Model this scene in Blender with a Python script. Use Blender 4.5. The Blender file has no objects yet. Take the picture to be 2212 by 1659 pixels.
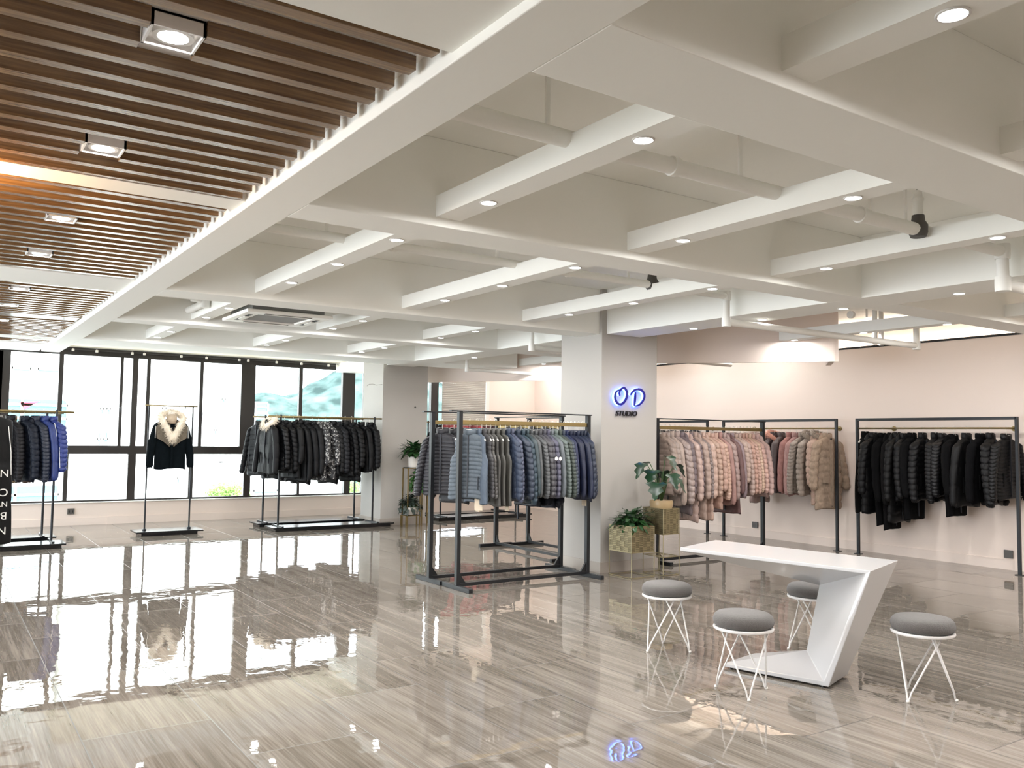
import bpy, math, random
from mathutils import Vector, Matrix, noise
R = math.radians
rnd = random.Random(7)
sc = bpy.context.scene
col = sc.collection

# ------------------------------------------------------------------ camera
cam_d = bpy.data.cameras.new('camera')
cam = bpy.data.objects.new('camera', cam_d); col.objects.link(cam)
cam_d.sensor_width = 36.0; cam_d.lens = 1856.96 / 2212 * 36.0; cam_d.clip_end = 2000; cam_d.clip_start = 0.05
yaw, pit, rol = 0.593726017, 0.0621075723, 0.0136853567
fw = Vector((math.sin(yaw) * math.cos(pit), math.cos(yaw) * math.cos(pit), math.sin(pit)))
rt = Vector((math.cos(yaw), -math.sin(yaw), 0)); up = rt.cross(fw)
r2 = rt * math.cos(rol) + up * math.sin(rol); u2 = -rt * math.sin(rol) + up * math.cos(rol)
M = Matrix((r2, u2, -fw)).transposed().to_4x4(); M.translation = Vector((0, 0, 1.6))
cam.matrix_world = M
sc.camera = cam
CAMM = Matrix((r2, u2, fw)); FPX = 1856.96

# ------------------------------------------------------------------ view, sky, sun
sc.view_settings.view_transform = 'Standard'; sc.view_settings.look = 'None'
sc.view_settings.gamma = 1.0; sc.view_settings.use_curve_mapping = False
sc.view_settings.exposure = 0.48
try:
    sc.cycles.use_denoising = True; sc.cycles.denoiser = 'OPENIMAGEDENOISE'
    sc.cycles.max_bounces = 8; sc.cycles.diffuse_bounces = 6; sc.cycles.glossy_bounces = 4
    sc.cycles.transparent_max_bounces = 8; sc.cycles.sample_clamp_indirect = 4.0
    sc.cycles.caustics_reflective = False; sc.cycles.caustics_refractive = False
    sc.cycles.use_adaptive_sampling = True; sc.cycles.adaptive_threshold = 0.02
except Exception: pass
world = bpy.data.worlds.new('sky'); sc.world = world; world.use_nodes = True
bg = world.node_tree.nodes['Background']; bg.inputs[0].default_value = (0.86, 0.93, 1.0, 1); bg.inputs[1].default_value = 7.0
sun_d = bpy.data.lights.new('sun', 'SUN'); sun_d.energy = 9.0; sun_d.angle = R(3); sun_d.color = (1, .97, .92)
sun = bpy.data.objects.new('sun', sun_d); col.objects.link(sun)
sun.rotation_euler = Vector((-.25, 1, -.62)).to_track_quat('-Z', 'Y').to_euler(); sun.location = (0, -30, 40)
XLW = -4.2
por_d = bpy.data.lights.new('daylight_portal', 'AREA'); por_d.shape = 'RECTANGLE'; por_d.size = 11.6; por_d.size_y = 2.8
por_d.cycles.is_portal = True
por = bpy.data.objects.new('daylight_portal', por_d); col.objects.link(por)
por2_d = por_d.copy(); por2_d.size = 2.5; por2_d.size_y = 12.7; por2_d.cycles.is_portal = True
por2 = bpy.data.objects.new('daylight_portal', por2_d); col.objects.link(por2); por2.location = (XLW - .2, 9.55, 1.65); por2.rotation_euler = (0, R(-90), 0)  # portal over the added, out-of-view openings in the left wall
por.location = (1.7, 16.62, 1.7); por.rotation_euler = (R(-90), 0, 0)

# ------------------------------------------------------------------ materials
def new_mat(name):
    m = bpy.data.materials.new(name); m.use_nodes = True
    return m, m.node_tree, m.node_tree.nodes['Principled BSDF']
MATS = {}
def srgb(c):
    if isinstance(c, str):
        c = [int(c[i:i + 2], 16) / 255 for i in (0, 2, 4)]
    return tuple(((x / 12.92) if x <= .04045 else ((x + .055) / 1.055) ** 2.4) for x in c) + (1,)
def mat(name, color, rough=.5, metal=0., bump=0., bscale=40., spec=.5, sheen=0., var=0., emit=None, es=0., stretch=(1, 1, 1)):
    if name in MATS: return MATS[name]
    m, nt, p = new_mat(name); c = srgb(color)
    p.inputs['Base Color'].default_value = c; p.inputs['Roughness'].default_value = rough
    p.inputs['Metallic'].default_value = metal; p.inputs['Specular IOR Level'].default_value = spec
    if sheen: p.inputs['Sheen Weight'].default_value = sheen; p.inputs['Sheen Roughness'].default_value = .5
    if emit: p.inputs['Emission Color'].default_value = tuple(emit) + (1,); p.inputs['Emission Strength'].default_value = es
    if bump or var:
        tc = nt.nodes.new('ShaderNodeTexCoord'); mp = nt.nodes.new('ShaderNodeMapping'); n = nt.nodes.new('ShaderNodeTexNoise')
        mp.inputs['Scale'].default_value = stretch; nt.links.new(tc.outputs['Object'], mp.inputs[0]); nt.links.new(mp.outputs[0], n.inputs['Vector'])
        n.inputs['Scale'].default_value = bscale; n.inputs['Detail'].default_value = 3
        if bump:
            b = nt.nodes.new('ShaderNodeBump'); b.inputs['Strength'].default_value = min(1, bump); b.inputs['Distance'].default_value = .01 * max(1, bump)
            nt.links.new(n.outputs['Fac'], b.inputs['Height']); nt.links.new(b.outputs[0], p.inputs['Normal'])
        if var:
            r = nt.nodes.new('ShaderNodeValToRGB'); r.color_ramp.elements[0].position = .3; r.color_ramp.elements[1].position = .7
            r.color_ramp.elements[0].color = tuple(x * (1 - var) for x in c[:3]) + (1,); r.color_ramp.elements[1].color = tuple(min(1, x * (1 + var)) for x in c[:3]) + (1,)
            nt.links.new(n.outputs['Fac'], r.inputs[0]); nt.links.new(r.outputs[0], p.inputs['Base Color'])
    MATS[name] = m; return m

def floor_material():
    m, nt, p = new_mat('polished_grey_wood_vein_marble_tile'); N = nt.nodes.new; L = nt.links.new
    tc = N('ShaderNodeTexCoord'); sx = N('ShaderNodeSeparateXYZ'); L(tc.outputs['Object'], sx.inputs[0])
    def ma(op, a, b):
        n = N('ShaderNodeMath'); n.operation = op
        for i, v in enumerate((a, b)):
            if isinstance(v, (int, float)): n.inputs[i].default_value = v
            elif v is not None: L(v, n.inputs[i])
        return n.outputs[0]
    X, Y = sx.outputs[0], sx.outputs[1]
    u = ma('DIVIDE', ma('SUBTRACT', X, .725), .655)
    row = ma('FLOOR', u, None); fu = ma('SUBTRACT', u, row)
    par = ma('MODULO', ma('ADD', row, 100.), 2.)
    v = ma('ADD', ma('DIVIDE', ma('SUBTRACT', Y, 5.02), 1.31), ma('MULTIPLY', par, .5))
    cl = ma('FLOOR', v, None); fv = ma('SUBTRACT', v, cl)
    def edge(f, w):
        a = ma('LESS_THAN', f, w); b = ma('GREATER_THAN', f, 1 - w); return ma('MAXIMUM', a, b)
    gr = ma('MAXIMUM', edge(fu, .0044), edge(fv, .0022))
    cx = N('ShaderNodeCombineXYZ'); L(row, cx.inputs[0]); L(cl, cx.inputs[1])
    wn = N('ShaderNodeTexWhiteNoise'); wn.noise_dimensions = '2D'; L(cx.outputs[0], wn.inputs['Vector'])
    rv = wn.outputs['Value']
    def streak(sxx, syy, off, det):
        c = N('ShaderNodeCombineXYZ'); L(ma('ADD', ma('MULTIPLY', X, sxx), ma('MULTIPLY', rv, off)), c.inputs[0])
        L(ma('MULTIPLY', Y, syy), c.inputs[1]); L(ma('MULTIPLY', rv, 37.), c.inputs[2])
        n = N('ShaderNodeTexNoise'); n.inputs['Scale'].default_value = 1; n.inputs['Detail'].default_value = det; n.inputs['Roughness'].default_value = .62
        L(c.outputs[0], n.inputs['Vector']); return n.outputs['Fac']
    s1 = streak(13., .6, 50., 5.); s2 = streak(85., 2.4, 90., 3.)
    mix = ma('ADD', ma('MULTIPLY', s1, .55), ma('MULTIPLY', s2, .45))
    mix = ma('ADD', mix, ma('MULTIPLY', ma('SUBTRACT', rv, .5), .07))
    cr = N('ShaderNodeValToRGB'); L(mix, cr.inputs[0]); e = cr.color_ramp.elements
    e[0].position = .33; e[0].color = srgb('5c564e'); e[1].position = .68; e[1].color = srgb('948c82')
    e.new(.47).color = srgb('716a61'); e.new(.55).color = srgb('807971')
    mx = N('ShaderNodeMix'); mx.data_type = 'RGBA'; L(gr, mx.inputs[0]); L(cr.outputs[0], mx.inputs[6]); mx.inputs[7].default_value = srgb('37322d')
    L(mx.outputs[2], p.inputs['Base Color'])
    ro = ma('ADD', ma('MULTIPLY', gr, .4), .014); L(ro, p.inputs['Roughness'])
    p.inputs['IOR'].default_value = 1.85
    n = N('ShaderNodeTexNoise'); L(tc.outputs['Object'], n.inputs['Vector']); n.inputs['Scale'].default_value = 3.4; n.inputs['Detail'].default_value = 1.5
    n2 = N('ShaderNodeTexNoise'); L(tc.outputs['Object'], n2.inputs['Vector']); n2.inputs['Scale'].default_value = 16; n2.inputs['Detail'].default_value = 1
    hh = ma('ADD', ma('ADD', n.outputs['Fac'], ma('MULTIPLY', n2.outputs['Fac'], .12)), ma('MULTIPLY', rv, .0))
    b = N('ShaderNodeBump'); b.inputs['Strength'].default_value = 1; b.inputs['Distance'].default_value = .0016
    L(hh, b.inputs['Height']); L(b.outputs[0], p.inputs['Normal'])
    return m
def slat_material():
    m, nt, p = new_mat('oak_grain_slat'); N = nt.nodes.new; L = nt.links.new
    tc = N('ShaderNodeTexCoord'); mp = N('ShaderNodeMapping'); mp.inputs['Scale'].default_value = (2.5, 60, 60); L(tc.outputs['Object'], mp.inputs[0])
    n = N('ShaderNodeTexNoise'); n.inputs['Scale'].default_value = 1.5; n.inputs['Detail'].default_value = 5; L(mp.outputs[0], n.inputs['Vector'])
    cr = N('ShaderNodeValToRGB'); L(n.outputs['Fac'], cr.inputs[0]); e = cr.color_ramp.elements
    e[0].position = .3; e[0].color = srgb('5f4731'); e[1].position = .72; e[1].color = srgb('93734f')
    L(cr.outputs[0], p.inputs['Base Color']); p.inputs['Roughness'].default_value = .2; p.inputs['IOR'].default_value = 1.7
    return m
def glass_material():
    m = bpy.data.materials.new('window_glass'); m.use_nodes = True; nt = m.node_tree; nt.nodes.clear()
    o = nt.nodes.new('ShaderNodeOutputMaterial'); t = nt.nodes.new('ShaderNodeBsdfTransparent'); g = nt.nodes.new('ShaderNodeBsdfGlossy')
    g.inputs['Roughness'].default_value = .01; t.inputs[0].default_value = (.97, .99, .985, 1)
    x = nt.nodes.new('ShaderNodeMixShader'); x.inputs[0].default_value = .06
    nt.links.new(t.outputs[0], x.inputs[1]); nt.links.new(g.outputs[0], x.inputs[2]); nt.links.new(x.outputs[0], o.inputs[0]); return m
def hill_material():
    m, nt, p = new_mat('forested_hill'); N = nt.nodes.new; L = nt.links.new
    tc = N('ShaderNodeTexCoord'); n = N('ShaderNodeTexNoise'); n.inputs['Scale'].default_value = .12; n.inputs['Detail'].default_value = 8; L(tc.outputs['Object'], n.inputs['Vector'])
    cr = N('ShaderNodeValToRGB'); L(n.outputs['Fac'], cr.inputs[0]); e = cr.color_ramp.elements
    e[0].position = .38; e[0].color = srgb('2b3a39'); e[1].position = .68; e[1].color = srgb('5e716e')
    L(cr.outputs[0], p.inputs['Base Color']); p.inputs['Roughness'].default_value = 1; p.inputs['Specular IOR Level'].default_value = 0
    return m

W_ceil = mat('ceiling_white_paint', 'f3f3ee', .75, bump=.06, bscale=30)
W_wall = mat('warm_white_wall_paint', 'e8dad0', .8, bump=.05, bscale=60)
W_base = mat('grey_baseboard', 'bdb4aa', .4)
W_col = mat('column_white_paint', 'aaa6a0', .7, bump=.05, bscale=50)
FRAME = mat('dark_bronze_window_frame', '2c2826', .4)
BLK = mat('black_powder_coated_steel', '1d1f22', .38, metal=.3)
BLKP = mat('gloss_black_base_plate', '0f1216', .16)
GOLD = mat('brushed_brass', '8c7a52', .4, metal=.85)
GOLDW = mat('satin_gold_wire', '8d8264', .38, metal=.6)
GLIN = mat('dull_gold_liner', '5c533b', .6, metal=.3)
WHITE = mat('gloss_white_lacquer', 'bab9b9', .14)
WSTEEL = mat('white_painted_steel', 'dedcda', .35)
PLAST = mat('white_plastic', 'e8e4dd', .4)
CHROME = mat('bright_wire', 'd8d4cc', .35, metal=.3)
SEATF = mat('grey_felt', '5b5754', .95, bump=.8, bscale=250, sheen=.3, var=.18)
PIPE = mat('white_painted_pipe', 'ecebe6', .55)
IRON = mat('dark_iron_valve', '4a4744', .6)
SOIL = mat('dark_soil', '2a231c', 1.)
POT = mat('white_glazed_pot', 'dcd9d3', .3)
POTG = mat('beige_glazed_pot', 'b29a74', .3)
LEAF = mat('deep_green_leaf', '21411f', .35, var=.3, bscale=18)
LEAF2 = mat('dark_monstera_leaf', '17331f', .3, var=.25, bscale=9)
LEAF3 = mat('fresh_green_leaf', '2f5c25', .4, var=.3, bscale=25)
STEM = mat('green_stem', '3d5a2c', .5)
GLASS = glass_material(); SLAT = slat_material()
BACKP = mat('glossy_ceiling_film', 'fbf9f7', .1)
BACKP.node_tree.nodes['Principled BSDF'].inputs['IOR'].default_value = 2.2
DARKV = mat('dark_void', '1a1a1a', .7)
SOCK = mat('dark_grey_socket', '55524f', .35)
LIT = mat('lamp_lens', 'ffffff', .5, emit=(1, .96, .9), es=38)
LIT.cycles.emission_sampling = 'NONE'
NEON = mat('blue_neon', '2030ff', .4, emit=(.10, .22, 1.), es=9)
NAVY = mat('navy_letter_face', '100a78', .25)
SIGNB = mat('black_letter', '0a0a0c', .3)

# ------------------------------------------------------------------ mesh helpers
class MB:
    def __init__(s): s.v = []; s.f = []
    def add(s, vs, fs):
        b = len(s.v); s.v += [tuple(x) for x in vs]; s.f += [tuple(b + i for i in f) for f in fs]; return s
    def box(s, x0, x1, y0, y1, z0, z1, M=None):
        vs = [Vector((x, y, z)) for z in (z0, z1) for y in (y0, y1) for x in (x0, x1)]
        if M: vs = [M @ v for v in vs]
        return s.add(vs, [(0, 2, 3, 1), (4, 5, 7, 6), (0, 1, 5, 4), (2, 6, 7, 3), (0, 4, 6, 2), (1, 3, 7, 5)])
    def tube(s, pts, r, n=8, cap=True, closed=False):
        pts = [Vector(p) for p in pts]; m = len(pts); rr = r if isinstance(r, (list, tuple)) else [r] * m
        rings = []; prev = None
        for i, p in enumerate(pts):
            if closed: t = (pts[(i + 1) % m] - pts[i - 1]).normalized()
            else: t = ((pts[min(i + 1, m - 1)] - pts[max(i - 1, 0)])).normalized()
            if prev is None:
                a = Vector((0, 0, 1)) if abs(t.z) < .9 else Vector((1, 0, 0)); nn = t.cross(a).normalized()
            else:
                nn = (prev - t * prev.dot(t)); nn = nn.normalized() if nn.length > 1e-6 else t.orthogonal().normalized()
            prev = nn; bb = t.cross(nn)
            rings.append([p + (nn * math.cos(2 * math.pi * k / n) + bb * math.sin(2 * math.pi * k / n)) * rr[i] for k in range(n)])
        return s.rings(rings, cap and not closed, closed)
    def rings(s, rings, cap=True, closed=False):
        n = len(rings[0]); vs = [v for r in rings for v in r]; fs = []
        m = len(rings)
        for i in range(m if closed else m - 1):
            j = (i + 1) % m
            for k in range(n):
                k2 = (k + 1) % n; fs.append((i * n + k, i * n + k2, j * n + k2, j * n + k))
        if cap: fs.append(tuple(range(n))[::-1]); fs.append(tuple((m - 1) * n + k for k in range(n)))
        return s.add(vs, fs)
    def lathe(s, prof, n=32, c=(0, 0, 0), loop=False):
        return s.rings([[Vector((c[0] + r * math.cos(2 * math.pi * k / n), c[1] + r * math.sin(2 * math.pi * k / n), c[2] + z)) for k in range(n)] for r, z in prof], not loop, loop)
    def mesh(s, name, m, smooth=False):
        me = bpy.data.meshes.new(name); me.from_pydata(s.v, [], s.f); me.validate(); me.update()
        import bmesh
        b = bmesh.new(); b.from_mesh(me); bmesh.ops.recalc_face_normals(b, faces=b.faces); b.to_mesh(me); b.free()
        if smooth:
            me.polygons.foreach_set('use_smooth', [True] * len(me.polygons))
        if m: me.materials.append(m)
        return me
    def build(s, name, m, parent=None, smooth=False, bevel=0., loc=None, sharp=None):
        me = s.mesh(name, m, smooth)
        if smooth and sharp: me.set_sharp_from_angle(angle=R(sharp))
        o = bpy.data.objects.new(name, me); col.objects.link(o)
        if parent: o.parent = parent
        if loc: o.location = loc
        if bevel:
            bm = o.modifiers.new('bevel', 'BEVEL'); bm.width = bevel; bm.segments = 2; bm.limit_method = 'ANGLE'
        return o
def tag(o, label, cat, group=None):
    o['label'] = label; o['category'] = cat
    if group: o['group'] = group
    return o
def thing(name, label, cat, loc=(0, 0, 0), rz=0., group=None):
    o = bpy.data.objects.new(name, None); col.objects.link(o); o.location = loc; o.rotation_euler = (0, 0, rz); o.empty_display_size = .1
    return tag(o, label, cat, group)
def struct(name, mb, m, bevel=0.):
    o = mb.build(name, m, None, bevel=bevel); o['kind'] = 'structure'; return o
def copy_tree(o, parent=None):
    c = o.copy(); col.objects.link(c)
    if parent: c.parent = parent
    for ch in o.children: copy_tree(ch, c)
    return c
def sbox(name, m, *a, bevel=0.): return struct(name, MB().box(*a), m, bevel)
ORD = ['first', 'second', 'third', 'fourth', 'fifth', 'sixth', 'seventh', 'eighth', 'ninth', 'tenth', 'eleventh', 'twelfth', 'thirteenth', 'fourteenth', 'fifteenth', 'sixteenth', 'seventeenth', 'eighteenth', 'nineteenth', 'twentieth', 'twenty-first', 'twenty-second', 'twenty-third', 'twenty-fourth', 'twenty-fifth', 'twenty-sixth', 'twenty-seventh', 'twenty-eighth', 'twenty-ninth', 'thirtieth']

# ------------------------------------------------------------------ room shell
ZB = 2.874; ZS = 3.42; YW = 16.45; XR = 11.5; XL = -4.2; YN = -4.0
o = sbox('floor', floor_material(), XL, XR + .15, YN, YW + .2, -.12, 0)
sbox('ceiling', W_ceil, XL - .2, XR + .3, YN - .2, YW + .25, ZS, ZS + .2)
sbox('wall_left', W_wall, XL - .15, XL, YN, YW + .2, 0, .4)
sbox('wall_left_head', W_wall, XL - .15, XL, YN, YW + .2, 2.9, ZS)
for a, b in ((YN, 3.2), (9.4, 9.7), (15.9, YW + .2)): sbox('wall_left_pier', W_wall, XL - .15, XL, a, b, .4, 2.9)  # openings between these piers are added, unseen, to let in extra daylight
sbox('wall_behind_camera', W_wall, XL, XR, YN - .15, YN, 0, ZS)
sbox('wall_right', W_wall, XR, XR + .15, YN, 16.1, 0, 3.02)
sbox('wall_right_upper', W_wall, XR + .15, XR + .3, YN, 16.3, 2.9, ZS)
sbox('shadow_gap_strip', DARKV, XR - .004, XR + .012, YN, 16.1, 3.004, 3.034)  # dark strip painting in the shadow gap along the wall top
struct('baseboard_right', MB().box(XR - .016, XR, YN, 16.1, 0, .13).box(XR - .02, XR - .016, YN, 16.1, .118, .13), W_wall)
# window wall: parapet, sill, baseboard
sbox('wall_window', W_wall, XL, 7.7, YW, YW + .2, 0, .375)
sbox('trim_2', W_ceil, XL, 7.46, YW - .035, YW + .12, .375, .392, bevel=.003)
struct('baseboard_window', MB().box(XL, 7.46, YW - .016, YW, 0, .125), W_wall)
struct('baseboard_window_access', MB().box(2.62, 4.62, YW - .03, YW - .016, 0, .135), W_wall)
sbox('wall_window_head', W_ceil, XL, 7.7, YW, YW + .2, 3.05, ZS)
sbox('ceiling_by_window', mat('cream_ceiling_paint', 'eadfcb', .75), 1.42, 7.6, 13.9, YW + .1, 3.055, 3.12)
# second window wall, to the right of the far column
YB = 16.1
sbox('wall_end', W_wall, 10.25, XR, YB, YB + .2, 0, ZS)
sbox('wall_end_parapet', W_wall, 7.6, 10.25, YB, YB + .2, 0, .375)
sbox('wall_end_head', W_wall, 7.6, 10.25, YB, YB + .2, 2.95, ZS)
sbox('wall_end_return', W_wall, 7.5, 7.6, YB, YW + .2, 0, ZS)
# columns
def column(name, x0, x1, y0, y1):
    c = sbox(name, W_col, x0, x1, y0, y1, 0, ZS, bevel=.006)
    struct('baseboard_' + name.split('_')[-1], MB().box(x0 - .014, x1 + .014, y0 - .014, y1 + .014, 0, .125), mat('column_base_tile', 'a39b92', .3))
column('column_near', 6.70, 7.61, 7.99, 8.80)
column('column_far', 6.72, 7.63, 14.10, 14.95)
sbox('wall_window_pier', W_col, 7.46, 7.6, YW - .06, YW + .2, 0, ZS)
# beams
def beam(x0, x1, y0, y1, z0=ZB, m=W_ceil): return sbox('ceiling_beam', m, x0, x1, y0, y1, z0, ZS, bevel=.005)
beam(1.42, 1.68, YN, 15.6)
beam(6.78, 7.33, YN, YW)
CB = [(-.35, .1), (1.97, 2.40), (4.53, 4.88), (8.04, 8.45), (10.44, 10.78), (13.02, 13.9)]
for i, (a, b) in enumerate(CB):
    beam(1.68, 6.78, a, b)
    if i in (0, 1, 2): beam(7.33, XR + .15, a, b)
    elif i == 4: beam(7.33, 9.9, a, b)
    elif i == 5: beam(7.33, 8.9, a, b)
# thin lighting ribs
RX = [2.57, 4.11, 5.645]
RB = [(.1, 1.97), (2.40, 4.53), (4.88, 8.04), (8.45, 10.44), (10.78, 13.02)]
for k, x in enumerate(RX):
    for (a, b) in RB: sbox('lighting_rib', W_ceil, x - .087, x + .087, a, b, 2.93, 3.06)
for (a, b) in [(.1, 1.97), (2.40, 4.53), (4.88, 7.42)]: sbox('lighting_rib', W_ceil, 9.27, 9.445, a, b, 2.93, 3.06)
sbox('lighting_rib', W_ceil, 9.0, 9.175, 10.78, 13.2, 2.93, 3.06)
# hanging diagonal bulkheads
def wallseg(name, p, q, t, z0, z1, m):
    p = Vector(p); q = Vector(q); d = (q - p); n = Vector((-d.y, d.x)).normalized() * t
    if n.y < 0: n = -n
    mb = MB(); P4 = [p, q, q + n, p + n]
    mb.add([(a.x, a.y, z) for z in (z0, z1) for a in P4], [(0, 1, 2, 3), (4, 7, 6, 5), (0, 4, 5, 1), (1, 5, 6, 2), (2, 6, 7, 3), (3, 7, 4, 0)])
    return struct(name, mb, m)
wallseg('bulkhead_panel', (7.55, 9.57), (9.81, 6.90), .05, 2.65, ZS, W_wall)
wallseg('bulkhead_panel', (9.77, 6.93), (10.25, 7.33), .07, 2.65, ZS, W_wall)
wallseg('bulkhead_panel', (7.62, 15.45), (10.2, 11.10), .05, 2.65, ZS, W_wall)

# ------------------------------------------------------------------ slatted ceiling on the left
ZP = 2.911
def soffit(y0, y1, m=W_ceil, z=ZP): return sbox('ceiling_soffit', m, XL, 1.42, y0, y1, z, ZS)
soffit(YN, 2.50); soffit(4.82, 5.05); soffit(7.95, 8.68); soffit(13.60, 13.98); soffit(14.62, 16.05)
sbox('ceiling_soffit', SLAT, XL, 1.39, 11.12, 11.50, 2.925, ZS)
sbox('ceiling_soffit', W_ceil, XL, 1.42, 10.93, 11.10, 2.95, ZS)
sbox('ceiling_backing_panel', BACKP, XL, 1.42, 2.5, 14.62, 2.968, 3.0)
sbox('ceiling_soffit', W_ceil, XL, 1.42, 16.05, YW + .2, 2.97, ZS)
bays = [('nearest', 2.53, 14, .173, []), ('second nearest', 5.09, 17, .172, []), ('third', 8.70, 14, .168, []), ('fourth', 11.53, 13, .168, []), ('narrow farthest', 14.02, 3, .19, [])]
lamps_y = [(.615, 2.97), (.61, 4.35), (.615, 5.95), (.615, 7.25), (.63, 9.15), (.63, 10.4), (.64, 11.9)]
for nm, y0, n, pitch, _ in bays:
    t = thing('slatted_ceiling_panel', 'row of dark oak ceiling slats, %s bay along the white beam' % nm, 'ceiling slats', (0, y0, 2.914), group=None)
    for k in range(n):
        ya = y0 + k * pitch; yb = ya + .055
        cut = [lx for lx, ly in lamps_y if yb > ly - .085 and ya < ly + .085]
        segs = [(XL, 1.39)] if not cut else [(XL, cut[0] - .088), (cut[0] + .088, 1.39)]
        mb = MB()
        for a, b in segs: mb.box(a, b, ya - y0, yb - y0, 0, .054)
        mb.build('slat', SLAT, t, bevel=.0015)
def light(name, kind, loc, e, color, parent=None, rot=None, **kw):
    d = bpy.data.lights.new(name, kind); d.energy = e; d.color = color
    for k, v in kw.items(): setattr(d, k, v)
    o = bpy.data.objects.new(name, d); col.objects.link(o); o.location = loc
    if rot: o.rotation_euler = rot
    if parent: o.parent = parent
    return o
for i, (x, y) in enumerate(lamps_y):
    t = thing('square_ceiling_lamp', 'square white lamp among the oak ceiling slats, %s from the camera' % ORD[i], 'lamp', (x, y, 2.914), group='square lamps between the slats')
    mb = MB(); h = .085
    for a, b, c, d in ((-h, h, -h, -h + .008), (-h, h, h - .008, h), (-h, -h + .008, -h, h), (h - .008, h, -h, h)): mb.box(a, b, c, d, 0, .053)
    mb.box(-h, h, -h, h, .045, .053); mb.build('frame', WSTEEL, t)
    MB().lathe([(.066, .0), (.066, .03), (.05, .03), (.05, .0)], 28, (0, 0, .008), True).build('rim', WSTEEL, t, smooth=True, sharp=40)
    MB().lathe([(.0, .0), (.046, .0), (.046, .008), (0, .008)], 24, (0, 0, .022)).build('lens', LIT, t)
    light('lamp_light', 'AREA', (0, 0, .010), 12, (1, .95, .9), t, shape='DISK', size=.088)

# downlights
def make_downlight(label, x, y, z, proto=[None]):
    if proto[0] is None:
        t = thing('downlight', label, 'lamp', (x, y, z), group='round downlights in the ceiling ribs')
        MB().lathe([(.052, .0), (.052, -.004), (.044, -.006), (.042, -.002), (.042, .0)], 28, (0, 0, 0), True).build('rim', WSTEEL, t, smooth=True)
        MB().lathe([(.0, -.003), (.041, -.003), (.041, .0), (0, .0)], 24).build('lens', LIT, t)
        light('lamp_light', 'AREA', (0, 0, -.008), 11.5, (1, .98, .965), t, shape='DISK', size=.078)
        proto[0] = t; return t
    t = copy_tree(proto[0]); t.location = (x, y, z); t['label'] = label; return t
DY = [.45, 1.39, 2.79, 4.07, 5.23, 6.26, 7.28, 9.20, 10.10, 11.83, 12.66]
rown = ['left lighting rib', 'middle lighting rib', 'right lighting rib']
for k, x in enumerate(RX):
    for j, y in enumerate(DY):
        make_downlight('round downlight in the %s, %s outward from the near end' % (rown[k], ORD[j]), x, y, 2.93)
for j, y in enumerate([.5, 1.4, 2.7, 3.88, 5.0, 5.97, 6.95, 9.66, 11.74]):
    make_downlight('round downlight under the wide column beam, %s outward from the near end' % ORD[j], 7.19, y, ZB)
for j, y in enumerate([.5, 1.4, 2.75, 4.05, 5.19, 6.23, 7.24]):
    make_downlight('round downlight in the rib nearest the coat wall, %s outward from the near end' % ORD[j], 9.357, y, 2.93)
for j, y in enumerate([11.3, 12.45]):
    make_downlight('round downlight beside the far slanted bulkhead, %s one' % ('nearer', 'farther')[j], 9.087, y, 2.93)
for j, (x, y) in enumerate([(10.7, 9.2), (10.5, 10.7), (10.9, 13.2), (9.9, 14.9), (11.0, 15.2)]):  # extra lights hidden by the bulkheads, added to brighten the walls there
    make_downlight('unseen downlight added in the ceiling behind the slanted bulkheads, %s outward' % ORD[j], x, y, ZS - .001)
# cove light above the right wall
t = tag(MB().box(XR + .05, XR + .13, -3.5, 15.8, 3.021, 3.03).build('cove_light_strip', mat('cove_led', 'ffffff', .5, emit=(1, .88, .74), es=10)), 'warm light strip hidden on top of the right wall ledge', 'lamp')
# warm lamp beyond the left edge
t = thing('warm_ceiling_lamp', 'warm glowing ceiling lamp beyond the left edge beside the slats', 'lamp', (.03, 4.93, 2.911))
MB().lathe([(.0, -.07), (.09, -.06), (.12, -.02), (.12, 0), (0, 0)], 28).build('shade', mat('warm_shade', 'ffe0b0', .5, emit=(1, .62, .25), es=14), t, smooth=True)
light('lamp_light', 'POINT', (0, 0, -.17), 26, (1, .56, .2), t, shadow_soft_size=.12)
for (x, y) in [(-2.4, 8.), (-2.4, .5), (4.2, -2.2), (9.3, -2.2)]:
    light('room_fill_light', 'POINT', (x, y, 2.75), 12, (1, .97, .95), None, shadow_soft_size=.15)  # bare fill lights out of view, no lamp fitting around them

# ------------------------------------------------------------------ windows
def window(name, x0, x1, ups, lows, y=YW + .05, zt=3.05, zb=.392, tr=(1.213, 1.359)):
    mb = MB(); d0, d1 = y - .03, y + .05
    mb.box(x0, x1, d0, d1, zt - .13, zt).box(x0, x1, d0, d1, zb, zb + .03).box(x0, x1, d0 - .01, d1, tr[0], tr[1])
    for a, b in ups: mb.box(a, b, d0 - (.015 if b - a > .1 else 0), d1, tr[1], zt - .13)
    for a, b in lows: mb.box(a, b, d0 - (.015 if b - a > .1 else 0), d1, zb + .03, tr[0])
    o = struct(name, mb, FRAME)
    for zz0, zz1, li in ((tr[1], zt - .13, ups), (zb + .03, tr[0], lows)):
        for (a, b), (c, e) in zip(li[:-1], li[1:]):
            if c - b > .02: MB().box(b, c, y + .005, y + .011, zz0, zz1).build('window_pane', GLASS, o)
    return o
WX = [-3.1, -2.1, -1.05]
window('window_1', .95, 7.46, [(.80, 1.06), (1.78, 1.85), (2.75, 2.80), (2.95, 3.045), (3.19, 3.25), (4.12, 4.18), (4.88, 5.15), (6.03, 6.10), (6.94, 7.21), (7.42, 7.46)],
       [(.80, 1.09), (1.92, 1.985), (2.93, 3.06), (3.975, 4.055), (4.98, 5.11), (6.04, 6.09), (7.02, 7.15), (7.42, 7.46)])
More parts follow.
